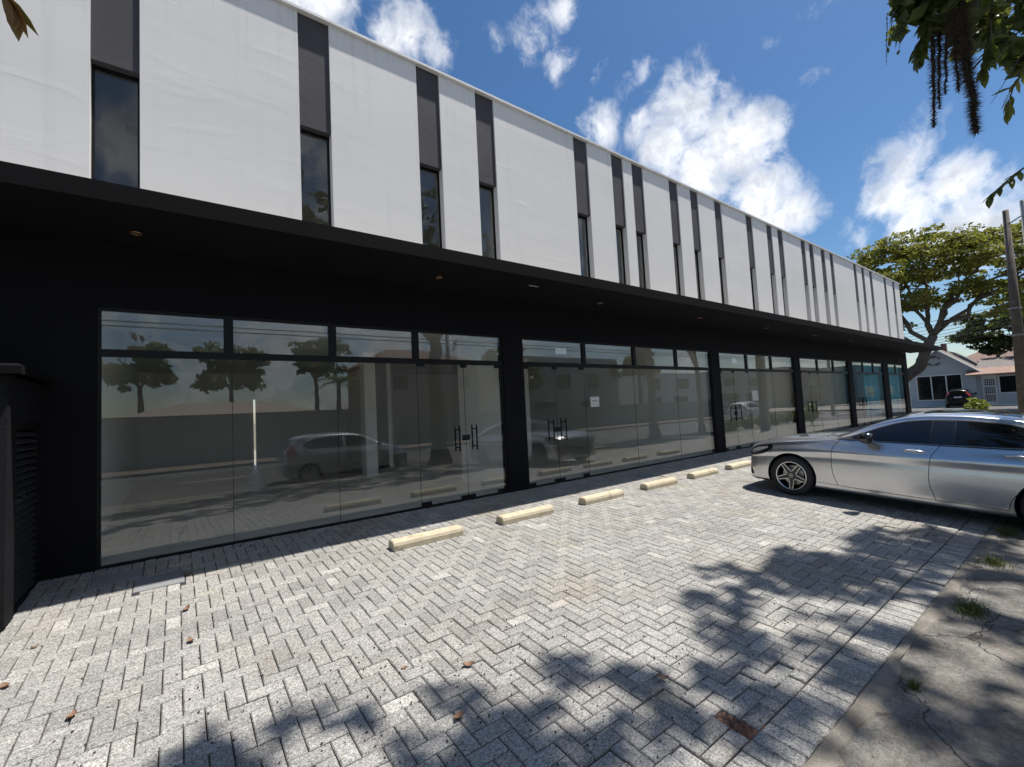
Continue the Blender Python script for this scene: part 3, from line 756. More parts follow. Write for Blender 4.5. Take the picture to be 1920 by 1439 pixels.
    def strip(pname, pts, w, mat, sd, off=.0022, view='side'):
        """thin line along a polyline, as a narrow panel"""
        l, r = [], []
        for i, (a, b) in enumerate(pts):
            p0, p1 = pts[max(i - 1, 0)], pts[min(i + 1, len(pts) - 1)]
            tx, ty = p1[0] - p0[0], p1[1] - p0[1]; q = math.hypot(tx, ty) or 1
            l.append((a - ty / q * w / 2, b + tx / q * w / 2)); r.append((a + ty / q * w / 2, b - tx / q * w / 2))
        return overlay(pname, l + r[::-1], mat, view, sd, off, cell=.06)
    def sm(pts, k=5):
        o = []
        for i in range(len(pts) - 1):
            p0, p1, p2, p3 = pts[max(i - 1, 0)], pts[i], pts[i + 1], pts[min(i + 2, len(pts) - 1)]
            for j in range(k):
                t = j / k; o.append(tuple(.5 * (2 * p1[c] + (p2[c] - p0[c]) * t + (2 * p0[c] - 5 * p1[c] + 4 * p2[c] - p3[c]) * t * t + (3 * p1[c] - p0[c] - 3 * p2[c] + p3[c]) * t ** 3) for c in (0, 1)))
        return o + [pts[-1]]
    def wheel(sd, s, fancy):
        e = bpy.data.objects.new('wheel', None); COL.objects.link(e); e.parent = car; e.location = (sd * .792, -s, wr); e.rotation_euler = (0, 0, 0 if sd > 0 else math.pi)
        rr = wr * .70
        t = MB(); t.lathe([(rr - .01, -.10), (wr - .035, -.105), (wr - .008, -.085), (wr, -.05), (wr, .05), (wr - .008, .085), (wr - .035, .105), (rr + .006, .098), (rr - .012, .088)], 48); t.build('tyre', 'tyre', e, True)
        b = MB(); b.lathe([(rr - .012, .088), (rr - .022, .06), (rr - .03, -.09)], 40); b.build('barrel', 'rim_black', e, True)
        b = MB(); b.lathe([(.001, .0), (rr * .70, .0), (rr * .70, -.02)], 36); b.build('brake_disc', 'brake_grey', e)
        b = MB(); b.lathe([(rr - .014, .094), (rr - .004, .100), (rr + .005, .0985), (rr + .004, .092)], 48); b.build('rim_lip', 'rim_silver', e, True)
        ns = 5
        for k in range(ns):
            a = 2 * math.pi * k / ns + R(90 + 180); c_, s_ = math.cos(a), math.sin(a)
            def at(r, q, x): return (x, r * c_ - q * s_, r * s_ + q * c_)
            m = MB(); r0, r1 = .035, rr - .012; w0, w1 = .036, .021; x0, x1 = .078, .090
            vv = [at(r0, -w0, x0), at(r0, w0, x0), at(r1, w1, x1), at(r1, -w1, x1), at(r0, -w0, x0 - .04), at(r0, w0, x0 - .04), at(r1, w1, x1 - .03), at(r1, -w1, x1 - .03)]
            m.add(vv, [(0, 1, 2, 3), (4, 7, 6, 5), (0, 4, 5, 1), (1, 5, 6, 2), (2, 6, 7, 3), (3, 7, 4, 0)])
            sp = m.build('spoke', 'rim_black' if fancy else 'rim_silver', e)
            if fancy:
                m = MB()
                for q in (-1, 1):
                    for (ra, qa, rb, qb) in ((.06, q * .036, r1, q * w1),):
                        v2 = [at(ra, qa - .0055, x0 + .003), at(ra, qa + .0055, x0 + .003), at(rb, qb + .005, x1 + .003), at(rb, qb - .005, x1 + .003), at(ra, qa - .0055, x0 - .01), at(ra, qa + .0055, x0 - .01), at(rb, qb + .005, x1 - .01), at(rb, qb - .005, x1 - .01)]
                        m.add(v2, [(0, 1, 2, 3), (4, 7, 6, 5), (0, 4, 5, 1), (1, 5, 6, 2), (2, 6, 7, 3), (3, 7, 4, 0)])
                m.build('spoke_edge', 'rim_silver', e)
        m = MB(); m.lathe([(.0005, .088), (.030, .088), (.036, .082), (.036, .05)], 24); m.build('centre_cap', 'rim_black', e)
        if fancy:
            m = MB(); m.lathe([(.027, .0885), (.029, .091), (.033, .091), (.035, .0885)], 24)
            for k in range(3):
                a = R(90 + 120 * k); m.add([(.0905, .028 * math.cos(a), .028 * math.sin(a)), (.0905, .005 * math.cos(a + 1.05), .005 * math.sin(a + 1.05)), (.0905, 0, 0), (.0905, .005 * math.cos(a - 1.05), .005 * math.sin(a - 1.05))], [(0, 1, 2, 3)])
            m.build('emblem', 'rim_silver', e)
    for s in (fo, fo + wb):
        for sd in (-1, 1): wheel(sd, s, kind == 'sedan')
    # underside
    m = MB(); m.box(-.62, .62, -L + .3, -.25, .16 * sz, .24 * sz); m.build('underbody', 'gap_black', car)
    if kind == 'sedan':
        for sd in (-1, 1):
            lo = [(1.44, .985), (2.0, .994), (2.62, 1.003), (3.2, 1.014), (3.66, 1.026)]
            up = sm([(1.44, .990), (1.62, 1.045), (1.76, 1.105), (1.98, 1.205), (2.22, 1.283), (2.5, 1.318), (2.8, 1.324), (3.1, 1.305), (3.36, 1.255), (3.55, 1.175), (3.68, 1.06), (3.70, 1.03)])
            overlay('window_trim', lo + up[::-1], 'gap_black', 'side', sd, .0025)
            def cutp(s0, s1, ins=.012):
                u = [(s, z - ins) for s, z in up if s0 < s < s1]
                def zu(s):
                    for (a, za), (b, zb_) in zip(up, up[1:]):
                        if a <= s <= b: return za + (zb_ - za) * (s - a) / (b - a + 1e-9) - ins
                    return up[-1][1]
                zl = lambda s: .988 + (s - 1.6) * .0175 + .016
                return [(s0, zl(s0)), (s1, zl(s1)), (s1, zu(s1))] + u[::-1] + [(s0, max(zu(s0), zl(s0) + .004))]
            overlay('side_window', cutp(1.62, 2.50), 'car_glass', 'side', sd, .0045)
            overlay('side_window', cutp(2.74, 3.44), 'car_glass', 'side', sd, .0045)
            overlay('quarter_window', cutp(3.47, 3.64), 'car_glass', 'side', sd, .0045)
            pl = [(2.505, 1.008), (2.735, 1.012), (2.735, 1.308), (2.505, 1.304)]
            overlay('door_pillar', pl, 'gloss_black', 'side', sd, .0036)
            strip('window_seal', [(1.42, .974), (2.0, .982), (2.62, .990), (3.2, 1.0), (3.7, 1.013)], .012, 'chrome' if False else 'gloss_black', sd, .0045)
            strip('door_gap', sm([(1.47, .965), (1.42, .91), (1.375, .80), (1.37, .62), (1.39, .44), (1.45, .275)]), .0065, 'gap_black', sd)
            strip('door_gap', sm([(2.67, 1.30), (2.605, 1.0), (2.53, .86), (2.50, .70), (2.50, .48), (2.56, .265)]), .0065, 'gap_black', sd)
            strip('door_gap', sm([(3.62, 1.02), (3.60, .90), (3.50, .72), (3.36, .56), (3.25, .40), (3.22, .265)]), .0065, 'gap_black', sd)
            strip('sill_gap', [(1.17, .285), (1.6, .270), (2.4, .262), (3.22, .262)], .006, 'gap_black', sd)
            strip('bonnet_gap', sm([(.40, .80), (.65, .853), (1.0, .908), (1.3, .945), (1.46, .975)]), .005, 'gap_black', sd)
            hl = sm([(.075, .60), (.09, .68), (.17, .745), (.31, .79), (.45, .805), (.50, .79), (.48, .74), (.40, .675), (.27, .62), (.16, .595), (.075, .60)], 4)[:-1]
            h = overlay('headlight', hl, 'gloss_black', 'side', sd, .004, cell=.03)
            h2 = [(.11, .625), (.125, .68), (.22, .735), (.40, .775), (.42, .75), (.30, .69), (.18, .63)]
            overlay('lamp_lens', h2, 'lamp_clear', 'side', sd, .0055, h, .03)
            overlay('bumper_intake', [(.045, .27), (.055, .36), (.075, .41), (.135, .30), (.15, .255), (.09, .25)], 'gap_black', 'side', sd, .004, cell=.02)
            strip('bumper_lip', [(.02, .205), (.12, .20), (.28, .19), (.42, .188)], .022, 'gloss_black', sd, .010)
            strip('bumper_gap', sm([(.50, .745), (.475, .70), (.46, .66)]), .005, 'gap_black', sd)
            for s, z in ((2.34, .893), (3.30, .920)):
                q, nn = hit((sd * 2, -s, z), (-sd, 0, 0))
                m = MB(); m.lathe([(.0005, .003), (.028, .003), (.030, .001)], 20, Matrix.Translation(q - Vector((sd * .002, -.02, .006))) @ Matrix.Scale(3.0, 4, (0, 1, 0)) @ Matrix.Rotation(0 if sd > 0 else math.pi, 4, 'Z'))
                m.build('handle_cup', 'rim_silver', car)
                m = MB(); pts = [q + Vector((sd * dx, dy, dz)) for dx, dy, dz in ((.004, .115, 0), (.026, .085, .004), (.034, .02, .007), (.034, -.05, .006), (.026, -.10, .001), (.004, -.125, -.002))]
                m.tube(pts, [.008, .012, .014, .014, .013, .009], 10); m.build('door_handle', paint, car, True)
            # mirror
            m = MB(); base = Vector((sd * .86, -1.90, 1.0))
            ring = []
            for k, (dx, wy, hz, cz) in enumerate(((.03, .04, .03, -.01), (.07, .08, .055, .02), (.13, .12, .085, .035), (.20, .12, .082, .042), (.245, .08, .055, .045), (.26, .03, .02, .045))):
                ring.append([base + Vector((sd * dx, .02 + wy * math.cos(a) * (1.0 if math.cos(a) > 0 else .55), cz + hz * math.sin(a))) for a in [2 * math.pi * i / 14 for i in range(14)]])
            vsm = [v for r_ in ring for v in r_]; fsm = [(i * 14 + k, i * 14 + (k + 1) % 14, (i + 1) * 14 + (k + 1) % 14, (i + 1) * 14 + k) for i in range(5) for k in range(14)] + [tuple(range(14)), tuple(range(70, 84))]
            m.add(vsm, fsm); mo = m.build('mirror', 'gloss_black', car, True)
            m = MB(); m.tube([base + Vector((sd * -.02, 0, -.05)), base + Vector((sd * .05, .0, -.035)), base + Vector((sd * .10, 0, .0))], [.022, .018, .016], 8); m.build('mirror_arm', 'gloss_black', mo, True)
        overlay('windscreen', sm([(-.66, 1.50), (-.5, 1.37), (0, 1.31), (.5, 1.37), (.66, 1.50)]) + sm([(.60, 1.95), (.555, 2.22)], 2) + sm([(.3, 2.17), (0, 2.15), (-.3, 2.17)], 3) + sm([(-.555, 2.22), (-.60, 1.95)], 2), 'car_glass', 'top', 0, .004, cell=.08)
        overlay('rear_window', sm([(-.52, 3.55), (0, 3.5), (.52, 3.55)]) + sm([(.56, 4.18), (0, 4.24), (-.56, 4.18)]), 'car_glass', 'top', 0, .004, cell=.08)
        overlay('sunroof', [(-.42, 2.36), (.42, 2.36), (.42, 3.3), (-.42, 3.3)], 'car_glass', 'top', 0, .003, cell=.1)
        overlay('scuttle', sm([(-.70, 1.455), (-.5, 1.325), (0, 1.265), (.5, 1.325), (.70, 1.455)]) + sm([(.66, 1.50), (.5, 1.375), (0, 1.315), (-.5, 1.375), (-.66, 1.50)]), 'gap_black', 'top', 0, .004, cell=.06)
        gr = overlay('grille', sm([(-.36, .645), (-.42, .58), (-.36, .455), (0, .44), (.36, .455), (.42, .58), (.36, .645), (0, .655), (-.36, .645)], 3)[:-1], 'gap_black', 'front', 0, .006, cell=.04)
        for z in (.50, .60): overlay('grille_bar', [(-.37, z - .012), (.37, z - .012), (.37, z + .012), (-.37, z + .012)], 'chrome', 'front', 0, .016, gr, .04)
        q, nn = hit((0, 2, .55), (0, -1, 0))
        m = MB(); Mx = Matrix.Translation(q + Vector((0, .02, 0))) @ Matrix.Rotation(R(90), 4, 'Z')
        m.lathe([(.070, 0), (.075, .008), (.085, .008), (.09, 0)], 32, Mx)
        for k in range(3):
            a = R(90 + 120 * k); m.add([Mx @ Vector(v) for v in ((.006, .075 * math.cos(a), .075 * math.sin(a)), (.006, .014 * math.cos(a + 1.05), .014 * math.sin(a + 1.05)), (.009, 0, 0), (.006, .014 * math.cos(a - 1.05), .014 * math.sin(a - 1.05)))], [(0, 1, 2, 3)])
        m.build('star_emblem', 'chrome', gr)
        overlay('lower_intake', [(-.40, .24), (.40, .24), (.34, .38), (-.34, .38)], 'gap_black', 'front', 0, .006, cell=.05)
        overlay('number_plate', [(-.26, .35), (.26, .35), (.26, .43), (-.26, .43)], 'gap_black', 'front', 0, .012, cell=.06)
        for sd in (-1, 1): overlay('tail_light', [(sd * .42, .74), (sd * .66, .74), (sd * .62, .86), (sd * .40, .85)], 'lamp_red', 'rear', 0, .004, cell=.05)
    else:
        k = L / 4.0
        for sd in (-1, 1):
            f1 = [(1.06 * k, 1.04), (1.30 * k, 1.17), (1.62 * k, 1.32), (1.9 * k, 1.375), (2.2 * k, 1.395), (2.2 * k, 1.05)]
            f2 = [(2.28 * k, 1.05), (2.28 * k, 1.395), (2.75 * k, 1.39), (3.1 * k, 1.365), (3.38 * k, 1.27), (3.46 * k, 1.19), (3.34 * k, 1.08)]
            overlay('side_window', f1, 'car_glass', 'side', sd, .004); overlay('side_window', f2, 'car_glass', 'side', sd, .004)
            strip('door_gap', [(1.05 * k, 1.0), (1.06 * k, .6), (1.12 * k, .28)], .007, 'gap_black', sd)
            strip('door_gap', [(2.24 * k, 1.4), (2.24 * k, .28)], .007, 'gap_black', sd)
            strip('side_crease', [(1.1 * k, .86), (2.2 * k, .90), (3.5 * k, .95)], .010, 'gap_black', sd)
            strip('sill_trim', [(1.05 * k, .22), (2.6 * k, .22)], .05, 'gap_black', sd, .004)
            overlay('tail_light', [(3.68 * k, 1.04), (3.80 * k, 1.28), (3.84 * k, 1.24), (3.93 * k, .98), (3.86 * k, .80), (3.62 * k, .93)], 'lamp_red', 'side', sd, .004, cell=.04)
            overlay('headlight', [(.10, .68), (.35, .80), (.55, .86), (.42, .74), (.16, .64)], 'lamp_clear', 'side', sd, .004, cell=.04)
            m = MB(); m.bevbox(sd * .80 if sd > 0 else -1.0, 1.0 if sd > 0 else -.80, -1.22 * k, -1.10 * k, 1.0 * sz, 1.14 * sz, .03); m.build('mirror', paint, car, True)
            for s in (2.05 * k, 3.0 * k):
                q, nn = hit((sd * 2, -s, .92 * sz), (-sd, 0, 0)); m = MB(); m.tube([q + Vector((sd * .01, .09, 0)), q + Vector((sd * .03, 0, .004)), q + Vector((sd * .01, -.09, 0))], [.009, .013, .009], 8); m.build('door_handle', paint, car, True)
        overlay('windscreen', sm([(-.64, 1.04 * k), (0, .93 * k), (.64, 1.04 * k)]) + [(.54, 1.76 * k), (0, 1.7 * k), (-.54, 1.76 * k)], 'car_glass', 'top', 0, .004, cell=.1)
        overlay('rear_window', [(-.50, 1.10), (.50, 1.10), (.46, 1.36), (-.46, 1.36)], 'car_glass', 'rear', 0, .004, cell=.06)
        overlay('number_plate', [(-.26, .78), (.26, .78), (.26, .90), (-.26, .90)], 'plate_grey', 'rear', 0, .006, cell=.08)
        overlay('grille', [(-.4, .48), (.4, .48), (.4, .6), (-.4, .6)], 'gap_black', 'front', 0, .006, cell=.06)
    return car
CX = 8.93
make_car('silver_sedan', 'silver four door sedan with black spoked wheels parked nose towards the shops', SEDAN, 'paint_silver', 2.84, .79, .328, (9.03, -2.40, .06 * -2.40), R(-.6), SL)
make_car('hatchback', 'grey five door hatchback at the street kerb, mirrored in the first shop window', HATCH, 'paint_hatch', 2.53, .78, .30, (6.55, -9.05, STREET), R(-90), 0, 'hatch')
make_car('white_suv', 'white sport utility car on the street, mirrored in the third shop window', [(t[0] * 1.1,) + t[1:] for t in HATCH], 'paint_white', 2.7, .85, .34, (41.2, -12.0, STREET + .02), R(-90), 0, 'suv', 1.08)
make_car('black_suv', 'black sport utility car parked before the pale blue house', [(t[0] * 1.08,) + t[1:] for t in HATCH], 'paint_black', 2.65, .85, .345, (60.4 - .0, 1.95, -.38), R(-87), 0, 'suv', 1.12)

# ------------------------------------------------------------------ vegetation
def leaf_mesh(pts, size, rng, name, mat, up=.5, elong=1.9):
    """many small bent leaves, one island each"""
    v = []; f = []
    for p in pts:
        s = size * rng.uniform(.6, 1.25)
        n = Vector((rng.gauss(0, 1), rng.gauss(0, 1), rng.gauss(0, 1) + up)).normalized()
        a = n.orthogonal().normalized(); a.rotate(Matrix.Rotation(rng.uniform(0, 6.28), 3, n)); b = n.cross(a)
        L, w = a * s * elong * .5, b * s * .5; o = len(v)
        v += [p - L, p + w - n * s * .12 * 0, p + L - n * s * .15, p - w]; f.append((o, o + 1, o + 2, o + 3))
    me = bpy.data.meshes.new(name); me.from_pydata([tuple(x) for x in v], [], f); me.materials.append(MATS[mat]); me.update(); return me
def blob(c, r, n, rng, shell=.55):
    out = []; c = Vector(c); r = Vector(r)
    for _ in range(n):
        d = Vector((rng.gauss(0, 1), rng.gauss(0, 1), rng.gauss(0, 1))).normalized() * (shell + (1 - shell) * rng.random()) ** .8
        out.append(c + Vector((d.x * r.x, d.y * r.y, d.z * r.z)))
    return out
def limb(mb, p0, p1, r0, r1, rng, k=6, wob=.06, sag=0.0):
    p0, p1 = Vector(p0), Vector(p1); L = (p1 - p0).length; pts = []
    for i in range(k + 1):
        t = i / k; q = p0.lerp(p1, t)
        if 0 < i < k: q += Vector((rng.gauss(0, 1), rng.gauss(0, 1), rng.gauss(0, .6))) * L * wob
        q.z += sag * math.sin(math.pi * t) * L; pts.append(q)
    mb.tube(pts, [r0 + (r1 - r0) * (i / k) for i in range(k + 1)], 8); return pts
def tree(name, label, path, radii, tips, clusters, leaf, lsize, seed, bark='bark', group=None, nper=None, keep=None, elong=1.9):
    """path: trunk points, tips: (start index on the trunk, end point, r0), clusters: (centre, radii, n)"""
    rng = random.Random(seed); base = Vector(path[0])
    t = thing(name, label, 'tree', base, 0, group); mb = MB()
    dense = []; dr = []
    for i in range(len(path) - 1):
        for k in range(5):
            u = k / 5; q = Vector(path[i]).lerp(Vector(path[i + 1]), u) + Vector((rng.gauss(0, .02), rng.gauss(0, .02), 0)); dense.append(q); dr.append(radii[i] + (radii[i + 1] - radii[i]) * u)
    dense.append(Vector(path[-1])); dr.append(radii[-1]); dr[0] *= 1.5; dr[1] *= 1.2
    mb.tube(dense, dr, 12)
    for si, end, r0 in tips:
        pts = limb(mb, path[si], end, r0, r0 * .3, rng, 7, .035, .04)
        for _ in range(3):
            a = pts[rng.randint(3, 6)]; e = Vector(end) + Vector((rng.gauss(0, 1), rng.gauss(0, 1), rng.gauss(.4, .5))) * (Vector(end) - Vector(path[si])).length * .25
            if keep is None or keep(e): limb(mb, a, e, r0 * .35, r0 * .08, rng, 5, .05)
    mb.v = [tuple(Vector(v) - base) for v in mb.v]
    mb.build('trunk', bark, t, True)
    pts = []
    for c, r, n in clusters:
        sub = 14 if n > 250 else 6
        for _ in range(sub):                      # clumps inside the cluster give light and dark masses
            cc = blob(c, r, 1, rng, .35)[0]; k = rng.uniform(.28, .5)
            pts += blob(cc, (r[0] * k, r[1] * k, r[2] * k * .8), n // sub, rng, .4)
    if keep: pts = [p for p in pts if keep(p)]
    me = leaf_mesh([p - base for p in pts], lsize, rng, 'crown', leaf, .8, elong); link('crown', me, t)
    return t

# big spreading tree beyond the end of the building
g = -.4
cl = []
rg = random.Random(5)
for (y, z, ry, rz, n) in ((6.2, 11.6, 1.9, .8, 900), (4.6, 12.9, 2.2, .8, 1100), (2.4, 13.6, 2.2, .8, 1100), (.2, 12.6, 2.2, .8, 1000), (-2.0, 12.6, 2.2, .9, 1100), (-4.6, 12.4, 2.4, .9, 1000),
                          (5.6, 10.2, 2.2, .8, 1100), (3.4, 11.0, 2.3, .8, 1100), (1.2, 11.2, 2.2, .8, 900), (-1.6, 10.9, 2.0, .7, 900), (-4.2, 10.6, 2.4, .8, 900),
                          (5.0, 8.6, 2.0, .8, 900), (3.4, 9.2, 1.9, .7, 800), (-.8, 9.2, 1.8, .6, 700), (-3.4, 8.6, 2.2, .8, 800), (4.8, 7.0, 1.3, .7, 500), (-2.6, 7.2, 1.6, .6, 500), (1.5, 8.4, 1.5, .6, 500)):
    for dx in (-2.0, 1.6): cl.append(((50 + dx + rg.uniform(-.8, .8), y, z + rg.uniform(-.3, .3)), (2.3, ry, rz), n))
tree('spreading_tree', 'large spreading tree with curved trunk and olive crown behind the building corner', [(50, 5.6, g), (50, 5.0, 1.6), (50, 3.8, 2.65), (50, 2.95, 3.3), (50, 2.4, 4.7), (50, 1.9, 5.8)], [.55, .50, .46, .42, .36, .30],
     [(5, (50.5, .2, 9.4), .24), (4, (49, 4.6, 9.8), .22), (5, (50, 2.2, 11.5), .20), (5, (51, -3.4, 9.8), .22), (4, (48.5, 5.6, 7.6), .14), (5, (49, -1.2, 11.2), .16), (5, (50, 3.6, 11.8), .15), (5, (51.5, -4.6, 11.6), .16)],
     [(c, (a, b * 1.05, z * .85), int(n * 1.05)) for c, (a, b, z), n in cl], 'leaf_olive', .17, 31, 'bark')
cl = [((66.5 + rg.uniform(-1, 1), y, z), (2.4, 1.95, 1.0), 900) for (y, z) in ((1.64, 6.9), (-0.42, 7.36), (-2.49, 7.13), (-4.32, 6.67), (0.27, 5.75), (-1.8, 5.75), (-3.64, 5.52), (-5.93, 7.25), (0.73, 8.28), (-1.91, 8.74), (-4.55, 8.51))]
tree('shade_tree', 'dark green tree rising behind the blue house beside the wooden utility pole', [(70.6, .8, g), (70.4, .6, 2.4), (69.5, .3, 4.6)], [.24, .2, .16], [(2, (66.8, 1.6, 6.6), .1), (2, (66.8, -2.0, 6.9), .1), (2, (66.4, -3.9, 6.2), .08), (2, (66.6, -.4, 8.0), .08)], cl, 'leaf_dark', .24, 32)
# overhanging street tree: its crown shades the foreground and hangs into the upper right
def keep(p):
    q = inframe(p)
    if q is None: return True
    x, y = q
    if -60 < x < 1990 and -60 < y < 1500:
        return (x > 1675 and y < 55 + max(0, (x - 1675)) * .30 + 22 * math.sin(x * .05) and not (1760 < x < 1790 and y > 60))
    return True
tips = [(3, (4.6, -6.6, 7.0), .13), (3, (6.9, -5.4, 6.3), .12), (3, (2.6, -7.0, 7.6), .12), (3, (9.4, -7.6, 7.6), .14), (3, (7.4, -10.6, 7.4), .13), (3, (11.5, -9.6, 7.4), .12), (3, (4.6, -9.4, 7.8), .12)]
SH = [(-.9, -3.6), (-.2, -3.75), (.45, -4.15), (1.25, -4.25), (2.0, -4.75), (2.6, -5.15), (3.4, -4.65), (4.2, -4.6), (5.0, -4.75), (4.6, -4.2), (4.3, -3.9), (5.4, -5.2), (3.8, -5.35), (6.3, -5.6), (4.9, -5.6), (1.2, -4.9), (.2, -4.7), (-1.3, -3.5), (-.6, -4.2)]
cl = []
for gx, gy in SH:
    zc = rg.uniform(6.3, 7.2); dz = zc + .3
    cl.append(((gx + .36 * dz, gy - .14 * dz, zc), (.46, .46, .35), 120))
for _ in range(30):
    x = rg.uniform(1.0, 12.5); y = rg.uniform(-12.0, -6.4); zc = rg.uniform(6.4, 8.6)
    if (y > -6.6 and x < 2): continue
    cl.append(((x, y, zc), (.95, .95, .5), 170))
cl += [((7.55, -5.55, 6.05), (.75, .65, .45), 480), ((8.4, -5.8, 6.2), (.8, .7, .5), 500), ((9.4, -6.0, 6.2), (.9, .7, .5), 600)]
tree('overhanging_tree', 'street tree with forked trunk whose dark leafy crown hangs over the parking strip', [(7.9, -8.6, STREET + .05), (7.85, -8.6, 1.2), (7.75, -8.55, 2.7), (7.8, -8.5, 4.1)], [.34, .27, .25, .22], tips, cl, 'leaf_dark', .13, 33, 'bark_pale', keep=keep)
# hanging moss and aerial roots below the crown
def strand(p0, p1, n, r, rng, spike):
    mb = MB(); pts = limb(mb, p0, p1, r, r * .30, rng, 12, .004)
    for _ in range(n):
        t = rng.random(); i = min(int(t * 12), 11); q = pts[i].lerp(pts[i + 1], t * 12 - i)
        d = Vector((rng.gauss(0, 1), rng.gauss(0, 1), rng.gauss(-.2, .5))).normalized() * spike * rng.uniform(.5, 1.3) * (1.15 - .6 * t)
        a = d.cross(Vector((0, 0, 1))).normalized() * .006
        o = len(mb.v); mb.v += [tuple(q - a), tuple(q + a), tuple(q + d)]; mb.f.append((o, o + 1, o + 2))
    return mb
def at(x, y, dist):      # used once to lay out the strands; y, z given per metre of x
    return (dist, CAM.y + y * dist, CAM.z + x * dist)
r5 = random.Random(9)
for (za, ya, zb, yb, dist, n, r, sp, lab) in ((.60, .128, .428, .139, 7.4, 900, .024, .095, 'long bristly strand of hanging moss left of the thick aerial root'),
                                              (.585, .121, .455, .131, 7.5, 700, .018, .08, 'middle bristly strand of hanging moss below the leaves'),
                                              (.58, .112, .475, .122, 7.45, 500, .018, .075, 'short bristly strand of hanging moss close to the thick root'),
                                              (.64, .097, .394, .0935, 7.2, 4200, .045, .13, 'thick dark bristly aerial root hanging from the crown'),
                                              (.60, .104, .47, .107, 7.3, 800, .012, .11, 'wispy tangle of moss beside the thick aerial root'),
                                              (.66, .182, .57, .19, 7.0, 60, .004, .03, 'thin single root thread hanging apart from the moss')):
    mb = strand((dist, CAM.y + ya * dist, CAM.z + za * dist), (dist, CAM.y + yb * dist, CAM.z + zb * dist), n, r, r5, sp)
    base = Vector(mb.v[0]); mb.v = [tuple(Vector(v) - base) for v in mb.v]; o = mb.build('moss_strand', 'moss', None); o.location = base; tag(o, lab, 'moss')
def leafy_branch(name, label, path, nl, size, mat, seed, droop=.5, r=.012):
    rng = random.Random(seed); base = Vector(path[0]); t = thing(name, label, 'branch', base)
    mb = MB(); pts = [Vector(p) for p in path]; mb.tube([p - base for p in pts], [r * (1 - .7 * i / (len(pts) - 1)) for i in range(len(pts))], 6); mb.build('twig', 'bark', t, True)
    lf = MB()
    for k in range(nl):
        u = (.15 + .85 * k / max(1, nl - 1)) * (len(pts) - 1); i = min(int(u), len(pts) - 2); p = pts[i].lerp(pts[i + 1], u - i) - base
        ax = (pts[i + 1] - pts[i]).normalized()
        d = (ax * .6 + Vector((rng.gauss(0, .7), rng.gauss(0, .7), rng.gauss(-droop, .4)))).normalized()
        s = size * rng.uniform(.75, 1.2); sd = d.cross(Vector((0, 0, 1))); sd = sd.normalized() if sd.length > .05 else Vector((1, 0, 0)); up = sd.cross(d)
        prof = [(0, .0), (.2, .6), (.45, 1.0), (.72, .75), (1.0, .0)]
        o = len(lf.v)
        for a, w in prof:
            c = p + d * s * a - up * s * .25 * a * a
            for q in (-1, 0, 1): lf.v.append(tuple(c + sd * q * w * s * .19 - up * (.05 * s if q == 0 else 0) * w))
        for j in range(4):
            for q in (0, 1): lf.f.append((o + j * 3 + q, o + j * 3 + q + 1, o + j * 3 + q + 4, o + j * 3 + q + 3))
    lf.build('leaves', mat, t, True); return t
def dirp(z, y, x): return (x, CAM.y + y * x, CAM.z + z * x)
leafy_branch('leafy_branch', 'drooping branch tip with glossy leaves beside the moss strands', [dirp(.66, .13, 7.3), dirp(.60, .138, 7.2), dirp(.555, .15, 7.1)], 60, .19, 'leaf_mid', 3)
leafy_branch('leafy_branch', 'leafy branch tip right of the thick aerial root', [dirp(.60, .06, 7.6), dirp(.54, .066, 7.4), dirp(.485, .078, 7.3)], 60, .18, 'leaf_mid', 4)
leafy_branch('leafy_branch', 'yellowish twig with small leaves hanging below the crown', [dirp(.47, .030, 7.4), dirp(.445, .050, 7.2), dirp(.412, .060, 7.1)], 16, .15, 'leaf_olive', 5)
leafy_branch('leafy_branch', 'lone twig of dark leaves in front of the clouds', [dirp(.325, .035, 7.4), dirp(.312, .060, 7.2), dirp(.291, .086, 7.1)], 18, .15, 'leaf_mid', 6)
leafy_branch('bare_twig', 'tangle of thin leafless twigs under the crown', [dirp(.50, .03, 7.8), dirp(.46, .055, 7.7), dirp(.43, .075, 7.6)], 0, .1, 'leaf_mid', 8, r=.006)
for k, (a, b, c_, lab) in enumerate((((.70, .165, 7.2), (.635, .178, 7.1), (.60, .186, 7.0), 'bare thin twig left of the drooping leaves'), ((.68, .155, 7.3), (.62, .165, 7.2), (.585, .172, 7.1), 'forked bare twig above the long moss strand'), ((.66, .150, 7.2), (.625, .168, 7.2), (.615, .182, 7.2), 'short bare twig reaching towards the white building'))):
    leafy_branch('bare_twig', lab, [dirp(*a), dirp(*b), dirp(*c_)], 3, .10, 'leaf_mid', 20 + k, r=.007)
# orange leaves at the top left
k = 3.0
def dl(a, b, c): return tuple(CAM + Vector((a, b, c)) * k)
leafy_branch('leafy_branch', 'twig of orange and olive leaves hanging in front of the white wall', [dl(-.235, .80, .60), dl(-.19, .812, .575), dl(-.168, .817, .568)], 11, .135, 'leaf_orange', 12, .9, .004)
